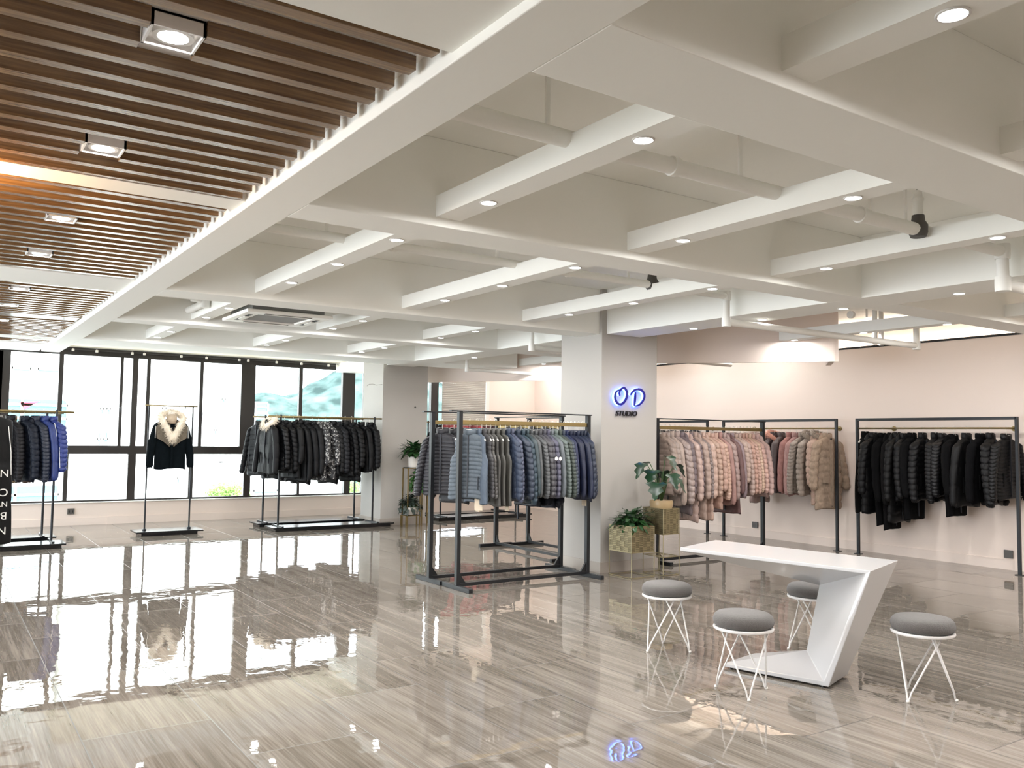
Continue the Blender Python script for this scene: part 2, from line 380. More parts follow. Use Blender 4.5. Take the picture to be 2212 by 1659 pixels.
window('window_2', -4.2, .95, [(-4.2, -4.1), (-3.15, -3.05), (-2.1, -2.0), (-1.1, -.97), (-.05, .03), (.80, .95)], [(-4.2, -4.1), (-3.15, -3.05), (-2.1, -2.0), (-1.1, -.97), (-.05, .03), (.80, .95)])
window('window_3', 7.6, 10.25, [(7.6, 7.66), (8.80, 8.98), (10.17, 10.25)], [(7.6, 7.66), (8.80, 8.98), (10.17, 10.25)], y=YB + .05, zt=2.95)
for i, (a, z) in enumerate([(2.0, 1.95), (3.22, 1.95), (4.155, 1.9)]):
    tag(MB().box(a + .76 if i == 0 else a, (a + .76 if i == 0 else a) + .022, YW - .03, YW, z, z + .09).build('window_handle', BLK), 'small black window latch, %s of three along the window wall' % ('leftmost', 'middle', 'rightmost')[i], 'handle')
# blind
t = thing('venetian_blind', 'closed grey venetian blind over the far window behind the racks', 'blind', (9.03, YB - .06, .5))
mb = MB(); n = 62
for k in range(n): mb.box(0, 1.10, -.002, .002, -.02, .02, Matrix.Translation((0, 0, .03 + k * .0385)) @ Matrix.Rotation(R(28), 4, 'X'))
mb.build('blind_slat', mat('grey_blind_slat', 'b9b2ab', .6), t)
MB().box(-.01, 1.11, -.025, .025, 2.40, 2.45).build('head_rail', PLAST, t)
sbox('trim_3', PLAST, 10.15, 10.24, YB - .04, YB, .4, 2.95)
# curtain track and brackets
tag(MB().box(1.5, 7.4, YW - .12, YW - .09, 3.0, 3.025).build('curtain_track', FRAME), 'long dark curtain track above the window wall', 'curtain track')
def upx(px, py, Y):
    d = CAMM.transposed() @ Vector(((px - 1106) / FPX, -(py - 829.5) / FPX, 1)); tt = Y / d.y; return Vector((0, 0, 1.6)) + d * tt
p0 = None
for i, x in enumerate([1.96, 2.33, 2.90, 3.10, 3.73, 4.18, 4.78, 4.95, 5.50, 6.0, 6.56, 6.74]):
    if p0 is None:
        p0 = thing('curtain_bracket', '', 'bracket', (x, YW - .15, 2.99), group='white brackets on the curtain track')
        MB().box(-.02, .02, -.02, .02, -.02, .02).box(-.008, .008, 0, .05, .01, .028).build('clip', PLAST, p0, bevel=.004); c = p0
    else: c = copy_tree(p0); c.location = (x, YW - .15, 2.99)
    c['label'] = 'small white curtain bracket, %s from the left above the windows' % ORD[i]

# ------------------------------------------------------------------ outside
FAC = mat('white_facade', 'e8e9e6', .9); FAC2 = mat('grey_facade', 'c9cdd0', .9); WINB = mat('facade_window_glass', '5d6f78', .25); WINT = mat('teal_facade_glass', '4a7486', .2)
RED = mat('red_facade_panel', 'd8364a', .6)
def building(label, x0, x1, y0, y1, z0, z1, m, wins, cat='building'):
    t = thing('office_building', label, cat, ((x0 + x1) / 2, y0, z0)); cx = (x0 + x1) / 2
    MB().box(x0 - cx, x1 - cx, 0, y1 - y0, 0, z1 - z0).build('wall', m, t)
    for (a, b, c, d, wm) in wins:
        w = MB().box(a - cx, b - cx, -.12, .02, c - z0, d - z0).build('facade_window', wm, t)
        f = MB(); k = max(1, int((b - a) / 1.2))
        for j in range(k + 1):
            xx = a + (b - a) * j / k; f.box(xx - cx - .05, xx - cx + .05, -.2, -.12, c - z0, d - z0)
        f.box(a - cx, b - cx, -.2, -.12, (c + d) / 2 - z0 - .05, (c + d) / 2 - z0 + .05).build('window_frame', m if wm is WINB else FAC, w)
    return t
def ux(px, Y, py=935): return upx(px, py, Y).x
def uz(py, Y, px=300): return upx(px, py, Y).z
def wins(lst, Y): return [(ux(a, Y), ux(b, Y), uz(d, Y, (a + b) / 2), uz(c, Y, (a + b) / 2), m) for a, b, c, d, m in lst]
Y1 = 44.
building('white apartment block filling the middle windows', ux(152, Y1), ux(545, Y1), Y1, Y1 + 14, -20, 30, FAC,
         wins([(212, 221, 872, 895, WINB), (226, 236, 872, 895, WINB), (208, 218, 934, 962, WINB), (222, 233, 934, 962, WINB), (345, 356, 876, 888, WINB), (383, 398, 874, 888, WINB), (459, 467, 920, 938, WINB), (474, 483, 855, 870, WINB), (474, 480, 988, 1008, WINB), (384, 391, 1020, 1045, WINB)], Y1))
Y2 = 40.
building('white office block with glass floors behind the left window', -38, ux(146, Y2), Y2 + 1, Y2 + 16, -20, 30, FAC,
         wins([(18, 60, 785, 806, WINB), (74, 126, 788, 808, WINB), (-60, 5, 785, 806, WINB), (-60, 143, 862, 885, WINT), (-60, 143, 888, 918, WINT), (-60, 132, 1050, 1088, WINT), (-60, 143, 925, 955, WINB)], Y2 + 1))
b = bpy.data.objects.new('tmp', None)
tag(MB().add([(ux(40, 40.5), 40.80, uz(868, 40.5, 40)), (ux(84, 40.5), 40.80, uz(866, 40.5, 80)), (ux(52, 40.5), 40.80, uz(884, 40.5, 50)), (ux(40, 40.5), 40.875, uz(868, 40.5, 40)), (ux(84, 40.5), 40.875, uz(866, 40.5, 80)), (ux(52, 40.5), 40.875, uz(884, 40.5, 50))], [(0, 1, 2), (3, 5, 4), (0, 3, 4, 1), (1, 4, 5, 2), (2, 5, 3, 0)]).build('facade_banner', RED), 'red sloping banner on the glass office floor outside', 'banner')
Y3 = 60.
building('teal glass tower behind the window rack', ux(546, Y3), ux(577, Y3), Y3, Y3 + 12, -20, uz(868, Y3, 560), FAC2,
         wins([(549, 576, 872, 888, WINT), (549, 576, 894, 912, WINT), (549, 576, 918, 940, WINT), (549, 576, 948, 968, WINT), (549, 576, 978, 1000, WINT), (549, 576, 1008, 1030, WINT), (549, 576, 1036, 1052, WINT)], Y3))
Y4 = 34.
building('low white building below the mountain', ux(545, Y4), ux(748, Y4), Y4, Y4 + 6, -20, uz(1038, Y4, 640), FAC,
         wins([(548, 600, 1052, 1066, WINB)], Y4))
sbox('ground_outside', mat('pale_street_ground', 'b8b8b2', .95), -120, 220, 18, 420, -20.4, -20)
# mountain
mb = MB(); nx, ny = 70, 16; vs = []; fs = []
for j in range(ny):
    for i in range(nx):
        x = 30 + 340 * i / (nx - 1); y = 260 + 90 * j / (ny - 1); px = 0
        prof = 0
        for c, h, w in ((150, 31, 46), (105, 17, 22), (200, 28, 45), (250, 34, 60), (330, 30, 70)): prof = max(prof, h * math.exp(-((x - c) / w) ** 2 * .9))
        z = -22 + (prof + 22) * (math.sin(math.pi * .5 * min(1, j / 9)) if j < 10 else 1 - (j - 9) * .1) + noise.noise(Vector((x * .06, y * .06, 0))) * 3.5 + noise.noise(Vector((x * .2, y * .2, 3))) * 1.6
        vs.append((x, y, z))
for j in range(ny - 1):
    for i in range(nx - 1): fs.append((j * nx + i, j * nx + i + 1, (j + 1) * nx + i + 1, (j + 1) * nx + i))
mb.add(vs, fs); o = mb.build('hills', hill_material(), smooth=True); o['kind'] = 'structure'
def tree(x, y, z, r, label, seed):
    g = random.Random(seed); t = thing('tree', label, 'tree', (x, y, z - 6), group=None)
    MB().tube([(0, 0, 0), (0, 0, 6)], [.3, .15], 8).build('trunk', mat('bark', '4a3a2c', .9), t)
    mb = MB()
    for k in range(1500):
        d = Vector((g.gauss(0, 1), g.gauss(0, 1), g.gauss(0, .8))).normalized() * r * g.uniform(.55, 1.05); c = d + Vector((0, 0, 6)); s = r * .09
        a = Vector((g.gauss(0, 1), g.gauss(0, 1), g.gauss(0, 1))).normalized(); b2 = a.orthogonal().normalized()
        mb.add([c + a * s, c + b2 * s * .6, c - a * s, c - b2 * s * .6], [(0, 1, 2, 3)])
    mb.build('crown', mat('pale_green_foliage', '7ba04e', .8, var=.3, bscale=2), t)  # pale green with random leaf tone
for i, (px, py, Y, r) in enumerate([(478, 1075, 31, .55), (507, 1077, 31, .6), (768, 1068, 31, .55)]):
    p = upx(px, py, Y); tree(p.x, p.y, p.z, r, ['pale green tree top at the window sill, left of two under the white block', 'pale green tree top at the window sill, right of two under the white block', 'green tree top seen just left of the far column'][i], i)

# ------------------------------------------------------------------ pipes
def pipe(label, pts, r=.042, rods=(), clamps=(), zt=ZS):
    t = thing('ceiling_pipe', label, 'pipe', pts[0]); o0 = Vector(pts[0])
    P = [Vector(p) - o0 for p in pts]
    for a, b in zip(P[:-1], P[1:]): MB().tube([a, b], r, 16).build('pipe_run', PIPE, t, smooth=True, sharp=40)
    for p in P[1:-1]:
        MB().lathe([(r * 1.25, -r * 1.3), (r * 1.3, -r * .5), (r * 1.3, r * .5), (r * 1.25, r * 1.3)], 16, p).build('elbow', PIPE, t, smooth=True, sharp=40)
    for x in rods:
        MB().box(x - .012 - o0.x, x + .012 - o0.x, -.006, .006, 0, zt - o0.z).build('hanger_rod', PIPE, t)
    for x in clamps:
        MB().tube([(x - .02 - o0.x, 0, 0), (x + .02 - o0.x, 0, 0)], r * 1.22, 16).build('coupling', PIPE, t, smooth=True, sharp=40)
    return t
pipe('white water pipe crossing the nearest ceiling bays', [(1.68, 3.24, 3.045), (6.62, 3.24, 3.045), (6.62, 3.24, 2.80), (9.0, 3.24, 2.80)], .043, rods=(2.37, 3.72, 4.95, 5.35), clamps=(3.2, 4.85))
pipe('white water pipe crossing the second row of ceiling bays', [(1.68, 5.95, 3.06), (6.62, 5.95, 3.06), (6.62, 5.95, 2.795), (10.02, 5.95, 2.795), (10.02, 5.95, 3.3)], .036, rods=(2.35, 3.85, 4.7, 5.3, 7.9, 9.0), clamps=(2.9, 4.6, 6.9, 7.6, 8.7))
pipe('white water pipe in the bay behind the near column', [(6.62, 9.35, 3.3), (6.62, 9.35, 2.80), (10.5, 9.35, 2.80)], .034, clamps=(7.4,))
pipe('thin white pipe in the bay beside the ceiling air conditioner', [(1.68, 9.6, 3.08), (2.32, 9.6, 3.08), (2.42, 9.6, 3.02), (2.42, 10.3, 3.02)], .04)
pipe('white pipe below the beam behind the far column', [(7.75, 12.9, 3.2), (7.75, 12.9, 2.78), (10.2, 12.9, 2.78)], .03)
def valve(label, x, y, z):
    t = thing('pipe_valve', label, 'valve', (x, y, z))
    MB().lathe([(.05, -.05), (.062, -.02), (.062, .03), (.045, .06), (.04, .10)], 16).build('valve_body', IRON, t, smooth=True, sharp=40)
    MB().lathe([(.032, .10), (.034, .19), (.04, .2), (.04, .215), (.03, .225), (.026, .27)], 16).build('riser', PIPE, t, smooth=True, sharp=40)
    MB().lathe([(.008, .27), (.008, .30), (.03, .305), (.03, .315), (.0, .32)], 12).build('handwheel', IRON, t, smooth=True, sharp=40)
valve('dark iron valve standing on the nearest white pipe', 5.5, 3.24, 3.045)
valve('dark iron valve on the pipe above the near column', 5.6, 5.95, 3.06)
for i, x in enumerate((9.42, 9.55)):
    tag(MB().tube([(x, 6.12, 2.78), (x, 6.12, ZS)], .028, 12).build('vertical_pipe', PIPE, smooth=True), 'bright white vertical pipe above the coat wall, %s of the pair' % ('left', 'right')[i], 'pipe')

# ------------------------------------------------------------------ air conditioner
t = thing('cassette_air_conditioner', 'square white cassette air conditioner in the ceiling bay', 'air conditioner', (3.17, 9.43, 2.88))
mb = MB(); h = .475
for a, b, c, d in ((-h, h, -h, -.30), (-h, h, .30, h), (-h, -.30, -.30, .30), (.30, h, -.30, .30)): mb.box(a, b, c, d, 0, .035)
mb.build('panel', PLAST, t, bevel=.01)
MB().box(-.40, .40, -.40, .40, .035, .28).build('body', mat('grey_unit_body', '6f6f6c', .6), t)
mb = MB().box(-.3, .3, -.3, .3, .02, .034)
for k in range(24): mb.box(-.28, .28, -.28 + k * .0243, -.274 + k * .0243, .012, .021)
mb.build('intake_grille', mat('grey_grille', 'a3a29f', .5), t)
for a, b, c, d in ((-.26, .26, -.40, -.355), (-.26, .26, .355, .40), (-.40, -.355, -.26, .26), (.355, .40, -.26, .26)):
    lo = MB().box(a, b, c, d, -.003, .004).build('outlet', DARKV, t)
    cx, cy = (a + b) / 2, (c + d) / 2; lx, ly = (b - a) / 2, (d - c) / 2
    MB().box(cx - lx * .96, cx + lx * .96, cy - ly * .45, cy + ly * .45, -.009, -.003).build('louver', PLAST, lo)
for a in (-.36, .36):
    for b2 in (-.36, .36): MB().tube([(a, b2, .28), (a, b2, .54)], .006, 6).build('hanger_rod', IRON, t)
MB().tube([(-.4, .1, .15), (-.52, .1, .15), (-.56, .1, .15), (-.56, .6, .15)], .035, 10).build('refrigerant_pipe', mat('grey_insulation', '8b8a86', .8), t, smooth=True)

# ------------------------------------------------------------------ sockets
for x, y, ax, lab in ((2.055, YW - .02, 0, 'grey wall socket under the left window'), (XR - .02, 5.625, 1, 'dark socket low on the right wall below the black coats'), (XR - .02, 9.7, 1, 'dark socket low on the right wall below the pink coats')):
    t = thing('wall_socket', lab, 'socket', (x, y, .19 if ax == 0 else .15), 0 if ax == 0 else R(90))
    MB().box(-.055, .055, -.01, .01, 0, .1).build('plate', SOCK, t, bevel=.003)
    MB().box(-.035, -.02, -.013, -.008, .03, .07).box(.02, .035, -.013, -.008, .03, .07).build('cover_slot', DARKV, t)

# ------------------------------------------------------------------ sign on the column
t = thing('wall_sign', 'glowing blue OD letters over black STUDIO lettering on the column', 'sign', (6.7, 7.985, 1.88))
def sp(a, b): return Vector((.159 + (a - 495) * .000538, 0, .349 - (b - 510) * .000418))
def smooth_pts(P, n=8):
    out = []
    for i in range(len(P) - 1):
        p0, p1, p2, p3 = P[max(i - 1, 0)], P[i], P[i + 1], P[min(i + 2, len(P) - 1)]
        for k in range(n):
            s = k / n; out.append(.5 * ((2 * p1) + (-p0 + p2) * s + (2 * p0 - 5 * p1 + 4 * p2 - p3) * s * s + (-p0 + 3 * p1 - 3 * p2 + p3) * s ** 3))
    return out + [P[-1]]
def ribbon(P, W, y0, y1, grow=0.):
    mb = MB(); L = []; n = len(P)
    for i, p in enumerate(P):
        d = (P[min(i + 1, n - 1)] - P[max(i - 1, 0)]).normalized(); nn = Vector((-d.z, 0, d.x)); w = (W[0] + (W[1] - W[0]) * math.sin(math.pi * i / (n - 1))) / 2 + grow
        L.append([p + nn * w + Vector((0, y0, 0)), p - nn * w + Vector((0, y0, 0)), p - nn * w + Vector((0, y1, 0)), p + nn * w + Vector((0, y1, 0))])
    return mb.rings(L, True)
Os = smooth_pts([sp(a, b) for a, b in ((660, 755), (640, 690), (660, 610), (730, 535), (800, 530), (860, 610), (875, 720), (830, 870), (740, 980), (640, 1005), (560, 940), (515, 820), (530, 700), (580, 620), (665, 585))])
D1 = smooth_pts([sp(a, b) for a, b in ((980, 715), (1030, 640), (1100, 570), (1200, 540), (1310, 560), (1390, 650), (1405, 760), (1350, 890), (1240, 1000), (1110, 1040))])
D2 = smooth_pts([sp(a, b) for a, b in ((1130, 635), (1120, 800), (1100, 1030))])
for nm, strokes in (('letter_o', [Os]), ('letter_d', [D1, D2])):
    for s in strokes:
        f = ribbon(s, (.016, .03), -.052, -.040).build(nm, NAVY, t)
        ribbon(s, (.016, .03), -.022, -.010, .003).build('neon_backlight', NEON, f)
def text_obj(body, size, loc, rot, m, parent, name, shear=0., extrude=.004, off=0., align='LEFT'):
    c = bpy.data.curves.new(name, 'FONT'); c.body = body; c.size = size; c.shear = shear; c.extrude = extrude; c.offset = off; c.align_x = align
    o = bpy.data.objects.new('t', c); col.objects.link(o); dg = bpy.context.evaluated_depsgraph_get()
    me = bpy.data.meshes.new_from_object(o.evaluated_get(dg)); bpy.data.objects.remove(o); me.name = name; me.materials.clear(); me.materials.append(m)
    q = bpy.data.objects.new(name, me); col.objects.link(q); q.parent = parent; q.location = loc; q.rotation_euler = rot; return q
st = text_obj('STUDIO', .086, (.205, -.016, .004), (R(90), 0, 0), SIGNB, t, 'studio_lettering', shear=.22, extrude=.008, off=.0012)
st.scale = (1.12, 1, 1)

# ------------------------------------------------------------------ desk
t = thing('reception_desk', 'white angular C-shaped lacquer desk standing among the stools', 'desk', (4.9, 4.0, 0))
O3 = Vector((4.9, 4.0, 0)); ZT = .78
T1, T2, T3, T4 = [Vector(v) for v in ((4.78, 4.76, ZT), (5.41, 4.98, ZT), (5.64, 3.51, ZT), (5.02, 3.31, ZT))]
B1, B2, B3, B4 = [Vector(v) for v in ((4.703, 4.254, .012), (4.905, 3.549, .012), (5.28, 3.67, .012), (5.10, 4.33, .012))]
th = .025
u1, u2_ = T1 - Vector((0, 0, th)), T2 - Vector((0, 0, th)); l1, l4 = B1 + Vector((0, 0, th)), B4 + Vector((0, 0, th))
U4 = T4 + (T1 - T4).normalized() * .035 - Vector((0, 0, .022)); L2 = B2 + (B1 - B2).normalized() * .03 + Vector((0, 0, .03))
def ray_plane(px, py, a, b, c):
    d = CAMM.transposed() @ Vector(((px - 1106) / FPX, -(py - 829.5) / FPX, 1)); n = (b - a).cross(c - a); o = Vector((0, 0, 1.6)); return o + d * ((a - o).dot(n) / d.dot(n))
Ua = ray_plane(1770, 1264, T2, T3, B3); La = ray_plane(1742, 1404, B3, T3, B4)
V = [T1, T2, T3, T4, B1, B2, B3, B4, u1, u2_, l1, l4, U4, L2, Ua, La]
F = [(0, 1, 2, 3), (4, 5, 6, 7), (3, 2, 6, 5),              # top, bottom, outer end
     (0, 3, 12, 8), (3, 5, 13, 12), (5, 4, 10, 13),           # front rim
     (0, 8, 9, 1), (4, 7, 11, 10),                            # tips
     (8, 12, 14), (8, 14, 9), (12, 13, 15), (12, 15, 14), (13, 10, 15), (10, 11, 15),   # inner facets
     (1, 9, 14, 2), (2, 14, 15, 6), (6, 15, 11, 7)]
MB().add([v - O3 for v in V], F).build('body', WHITE, t, bevel=.004)
for i, p in enumerate((B2, B3, B1, B4)):
    c = (B1 + B2 + B3 + B4) / 4; q = p + (c - p) * .12 - O3
    MB().lathe([(.012, 0), (.012, .012)], 12, (q.x, q.y, 0)).build('foot', BLK, t)

# ------------------------------------------------------------------ stools
def make_stool(label, x, y, rz, proto=[None]):
    if proto[0]:
        t = copy_tree(proto[0]); t.location = (x, y, 0); t.rotation_euler = (0, 0, rz); t['label'] = label; return t
    t = thing('stool', label, 'stool', (x, y, 0), rz, 'grey round stools around the desk')
    MB().lathe([(.0, .42), (.17, .42), (.183, .428), (.190, .445), (.190, .462), (.183, .483), (.165, .499), (.12, .508), (.06, .511), (0, .512)], 48).build('seat_cushion', SEATF, t, smooth=True)
    MB().lathe([(.15, .400), (.186, .400), (.190, .408), (.186, .418), (.15, .418)], 48).build('seat_ring', WSTEEL, t, smooth=True, sharp=50)
    for k in range(3):
        a = k * 2 * math.pi / 3
        P = []
        for s, e in ((-1, 0), (1, 1)):
            pass
        def pt(r, ang, z): return Vector((r * math.cos(ang), r * math.sin(ang), z))
        top1 = pt(.155, a - R(72), .402); top2 = pt(.155, a + R(72), .402); foot = pt(.185, a, .016)
        d1 = (top1 - foot); d2 = (top2 - foot); path = [top1]
        arc = []
        e1, e2 = d1.normalized(), d2.normalized(); q0 = foot + e1 * .045; q2 = foot + e2 * .045
        cc = Vector((foot.x, foot.y, (.012 - .25 * q0.z - .25 * q2.z) * 2))
        for s in range(11):
            w = s / 10; arc.append(q0 * (1 - w) ** 2 + cc * 2 * w * (1 - w) + q2 * w * w)
        path += arc + [top2]
        MB().tube(path, .0058, 10).build('leg', WSTEEL, t, smooth=True)
        MB().lathe([(.009, .0), (.011, .004), (.009, .014)], 12, (foot.x, foot.y, 0)).build('foot_cap', PLAST, t, smooth=True)
    proto[0] = t; return t
make_stool('grey felt stool nearest the gold planters, left of the desk', 4.745, 4.865, R(55))
make_stool('grey felt stool in front of the desk, overlapping its foot', 4.37, 3.79, R(111))
make_stool('grey felt stool half hidden behind the upright of the desk', 5.70, 4.26, R(142))
make_stool('grey felt stool alone at the right of the desk', 5.265, 3.115, R(62))

# ------------------------------------------------------------------ planters and plants
def leaf_mb(mb, base, d, upv, L, W, droop=.3, notch=False, heart=.25, g=rnd):
    d = d.normalized(); s = d.cross(upv).normalized(); u = s.cross(d); n = 9; mid = []; row = []
    for i in range(n):
        q = i / (n - 1); w = W * math.sin(math.pi * min(1, q * .93 + .07) ** .72) * (1 - q * .15)
        if i == n - 1: w = .001
        c = base + d * (L * q) + u * (-droop * L * q * q) + u * .02 * math.sin(q * 6)
        fold = .25 * w; wa = w * (.55 if notch and i % 2 == 0 and 0 < i < n - 2 else 1)
        row.append([c - s * wa + u * fold, c, c + s * wa + u * fold])
    b = len(mb.v); mb.v += [tuple(v) for r in row for v in r]
    for i in range(n - 1):
        for k in range(2):
            a = b + i * 3 + k; mb.f.append((a, a + 1, a + 4, a + 3))
def bush(n, R0, H, L, W, seed, spread=1., trail=0.):
    g = random.Random(seed); mb = MB(); st = MB()
    for k in range(n):
        a = g.uniform(0, 2 * math.pi); e = g.uniform(0., 1.15) ** 1
        d = Vector((math.cos(a) * math.cos(e), math.sin(a) * math.cos(e), math.sin(e))); r = R0 * g.uniform(.3, 1) * spread
        if trail and g.random() < .35: base = Vector((math.cos(a) * R0 * g.uniform(.7, 1.05), math.sin(a) * R0 * g.uniform(.7, 1.05), -trail * g.random())); d.z = -.3
        else: base = Vector((d.x * r, d.y * r, d.z * H * g.uniform(.35, 1)))
        st.tube([Vector((base.x * .2, base.y * .2, 0)), Vector((base.x * .7, base.y * .7, max(base.z * .8, base.z + .02 if base.z < 0 else 0))), base], .0022, 4, False)
        leaf_mb(mb, base, d + Vector((0, 0, .15)), Vector((0, 0, 1)), L * g.uniform(.7, 1.15), W * g.uniform(.8, 1.1), g.uniform(.2, .9))
    return mb, st
def gold_planter(label, x, y, w, d, z0, z1, shelf=None):
    t = thing('wire_planter_stand', label, 'planter', (x, y, 0)); a, b = w / 2, d / 2; r = .005
    mb = MB()
    for sx in (-a, a):
        for sy in (-b, b): MB().tube([(sx, sy, 0.004), (sx, sy, z1)], r, 8).build('leg', GOLDW, t)
    for z in (.008, z0, z1) + ((shelf,) if shelf else ()):
        for p, q in (((-a, -b), (a, -b)), ((a, -b), (a, b)), ((a, b), (-a, b)), ((-a, b), (-a, -b))): mb.box(min(p[0], q[0]) - r, max(p[0], q[0]) + r, min(p[1], q[1]) - r, max(p[1], q[1]) + r, z - .004, z + .004)
    if shelf:
        for k in range(1, 4): mb.box(-a, a, -b + d * k / 4 - .003, -b + d * k / 4 + .003, shelf - .003, shelf + .003)
    mb.build('frame', GOLDW, t)
    nc, nr = 6 if w > .3 else 5, 5 if z1 - z0 > .27 else 5
    for (ux_, uy_, ox, oy, ln) in ((1, 0, -a, -b, w), (1, 0, -a, b, w), (0, 1, -a, -b, d), (0, 1, a, -b, d)):
        wv = MB(); cw = ln / nc; ch = (z1 - z0) / nr
        for i in range(nc):
            for j in range(nr):
                if (i + j) % 2 == 0:
                    for k in range(5):
                        zz = z0 + ch * j + ch * (k + .5) / 5
                        s0, s1 = i * cw, (i + 1) * cw
                        wv.box(ox + ux_ * s0 - (.002 if not ux_ else 0), ox + ux_ * s1 + (.002 if not ux_ else 0), oy + uy_ * s0 - (.002 if not uy_ else 0), oy + uy_ * s1 + (.002 if not uy_ else 0), zz - .0028, zz + .0028)
                else:
                    for k in range(3):
                        zz = z0 + ch * j + ch * (k + .5) / 3; s0, s1 = i * cw, (i + 1) * cw
                        wv.box(ox + ux_ * s0 - (.002 if not ux_ else 0), ox + ux_ * s1 + (.002 if not ux_ else 0), oy + uy_ * s0 - (.002 if not uy_ else 0), oy + uy_ * s1 + (.002 if not uy_ else 0), zz - .0075, zz + .0075)
        for i in range(nc + 1):
            s = i * cw; wv.box(ox + ux_ * s - .0022, ox + ux_ * s + .0022, oy + uy_ * s - .0022, oy + uy_ * s + .0022, z0, z1)
        wv.build('woven_side', GOLDW, t)
    MB().box(-a + .01, a - .01, -b + .01, b - .01, z0, z0 + .004).build('tray', GOLDW, t)
    e = .008
    MB().box(-a + e, a - e, -b + e, -b + e + .003, z0, z1 - .01).box(-a + e, a - e, b - e - .003, b - e, z0, z1 - .01).box(-a + e, -a + e + .003, -b + e, b - e, z0, z1 - .01).box(a - e - .003, a - e, -b + e, b - e, z0, z1 - .01).build('liner', GLIN, t)
    return t
gold_planter('low gold wire planter stand holding a leafy pothos', 6.895, 7.655, .35, .39, .295, .592)
gold_planter('tall gold wire planter stand holding a monstera', 7.315, 7.60, .26, .34, .485, .783, shelf=.22)
def pot(t, prof, m, z=0.):
    MB().lathe([(r, h + z) for r, h in prof], 32).build('pot', m, t, smooth=True, sharp=50)
t = thing('potted_pothos', 'leafy green pothos in a pot inside the low gold planter', 'potted plant', (6.895, 7.655, .30))
pot(t, [(.09, 0), (.115, .02), (.13, .22), (.135, .24), (.12, .24), (.12, .2), (0, .2)], POTG)
mb, s_ = bush(130, .21, .20, .12, .034, 3); mb.build('foliage', LEAF, t, smooth=True, loc=(0, 0, .26)); s_.build('stems', STEM, t, loc=(0, 0, .22))
t = thing('potted_monstera', 'dark monstera in a beige glazed pot on the tall gold planter', 'potted plant', (7.315, 7.60, .49))
pot(t, [(.10, 0), (.115, .02), (.125, .12), (.12, .26), (.135, .31), (.14, .36), (.132, .385), (.12, .385), (.115, .34), (0, .34)], POTG)
g = random.Random(5)
for i, (dx, dy, dz, L, W, az) in enumerate([(-.38, -.05, .52, .24, .12, 185), (-.22, -.12, .30, .27, .14, 215), (-.05, -.16, .40, .24, .12, 260), (.10, -.12, .33, .22, .12, 300), (.22, -.05, .50, .20, .10, 340), (-.12, .10, .52, .22, .11, 120), (.06, -.02, .60, .22, .11, 280), (.17, .12, .42, .2, .1, 30), (-.18, -.04, .44, .24, .12, 200)]):
    tip = Vector((dx * .75, dy, dz)); a = R(az)
    lf = MB(); leaf_mb(lf, tip, Vector((math.cos(a) * .8, math.sin(a) * .8, -.35)), Vector((0, 0, 1)), L, W, .35, notch=True)
    lo = lf.build('leaf', LEAF2, t, smooth=True, loc=(0, 0, .30))
    MB().tube([(0, 0, .04), tip * .5 + Vector((0, 0, .12)), tip], .005, 6).build('stalk', STEM, lo, smooth=True)
# three-tier gold stand in front of the far column
TS = (7.19, 13.88)
t = thing('tiered_plant_stand', 'slim three-tier gold plant stand in front of the far column', 'plant stand', (7.19, 13.79, 0))
def tier(x0, x1, y0, y1, z):
    MB().box(x0, x1, y0, y1, z - .012, z).build('shelf', GOLD, t); MB().box(x0 + .01, x1 - .01, y0 + .01, y1 - .01, z, z + .008).build('shelf_pad', BLK, t)
tier(-.15, .16, -.11, .11, 1.035); tier(-.02, .25, -.13, .09, .63); tier(-.19, .09, -.14, .08, .20)
for x, y, z in ((-.14, -.10, 1.03), (-.14, .10, 1.03), (.15, .10, 1.03), (.09, -.13, .64), (.24, -.12, .63), (-.18, -.13, .2), (-.18, .07, .2), (.24, .08, .63)): MB().box(x - .009, x + .009, y - .009, y + .009, 0, z).build('leg', GOLD, t)
def potted(name, label, x, y, z, pr, ph, n, R0, H, L, W, seed, m, trail=0.):
    t = thing(name, label, 'potted plant', (x, y, z)); pot(t, [(pr * .85, 0), (pr * .95, .01), (pr, ph), (pr * .9, ph), (pr * .88, ph * .85), (0, ph * .85)], POT)
    mb, s_ = bush(n, R0, H, L, W, seed, trail=trail); mb.build('foliage', m, t, smooth=True, loc=(0, 0, ph + .02)); s_.build('stems', STEM, t, loc=(0, 0, ph))
potted('potted_peace_lily', 'spiky green plant in a white pot on the top tier of the stand', 7.195, 13.76, 1.043, .105, .19, 130, .22, .2, .15, .04, 11, LEAF)
potted('potted_trailing_plant', 'small-leaved trailing plant on the middle tier of the stand', 7.31, 13.77, .638, .10, .15, 240, .17, .26, .05, .02, 12, LEAF3, trail=.18)
potted('potted_dark_plant', 'dark drooping plant in a white bowl on the lowest tier', 7.14, 13.76, .208, .12, .13, 170, .19, .22, .075, .028, 13, mat('dusky_leaf', '26322a', .5, var=.3, bscale=30), trail=.1)

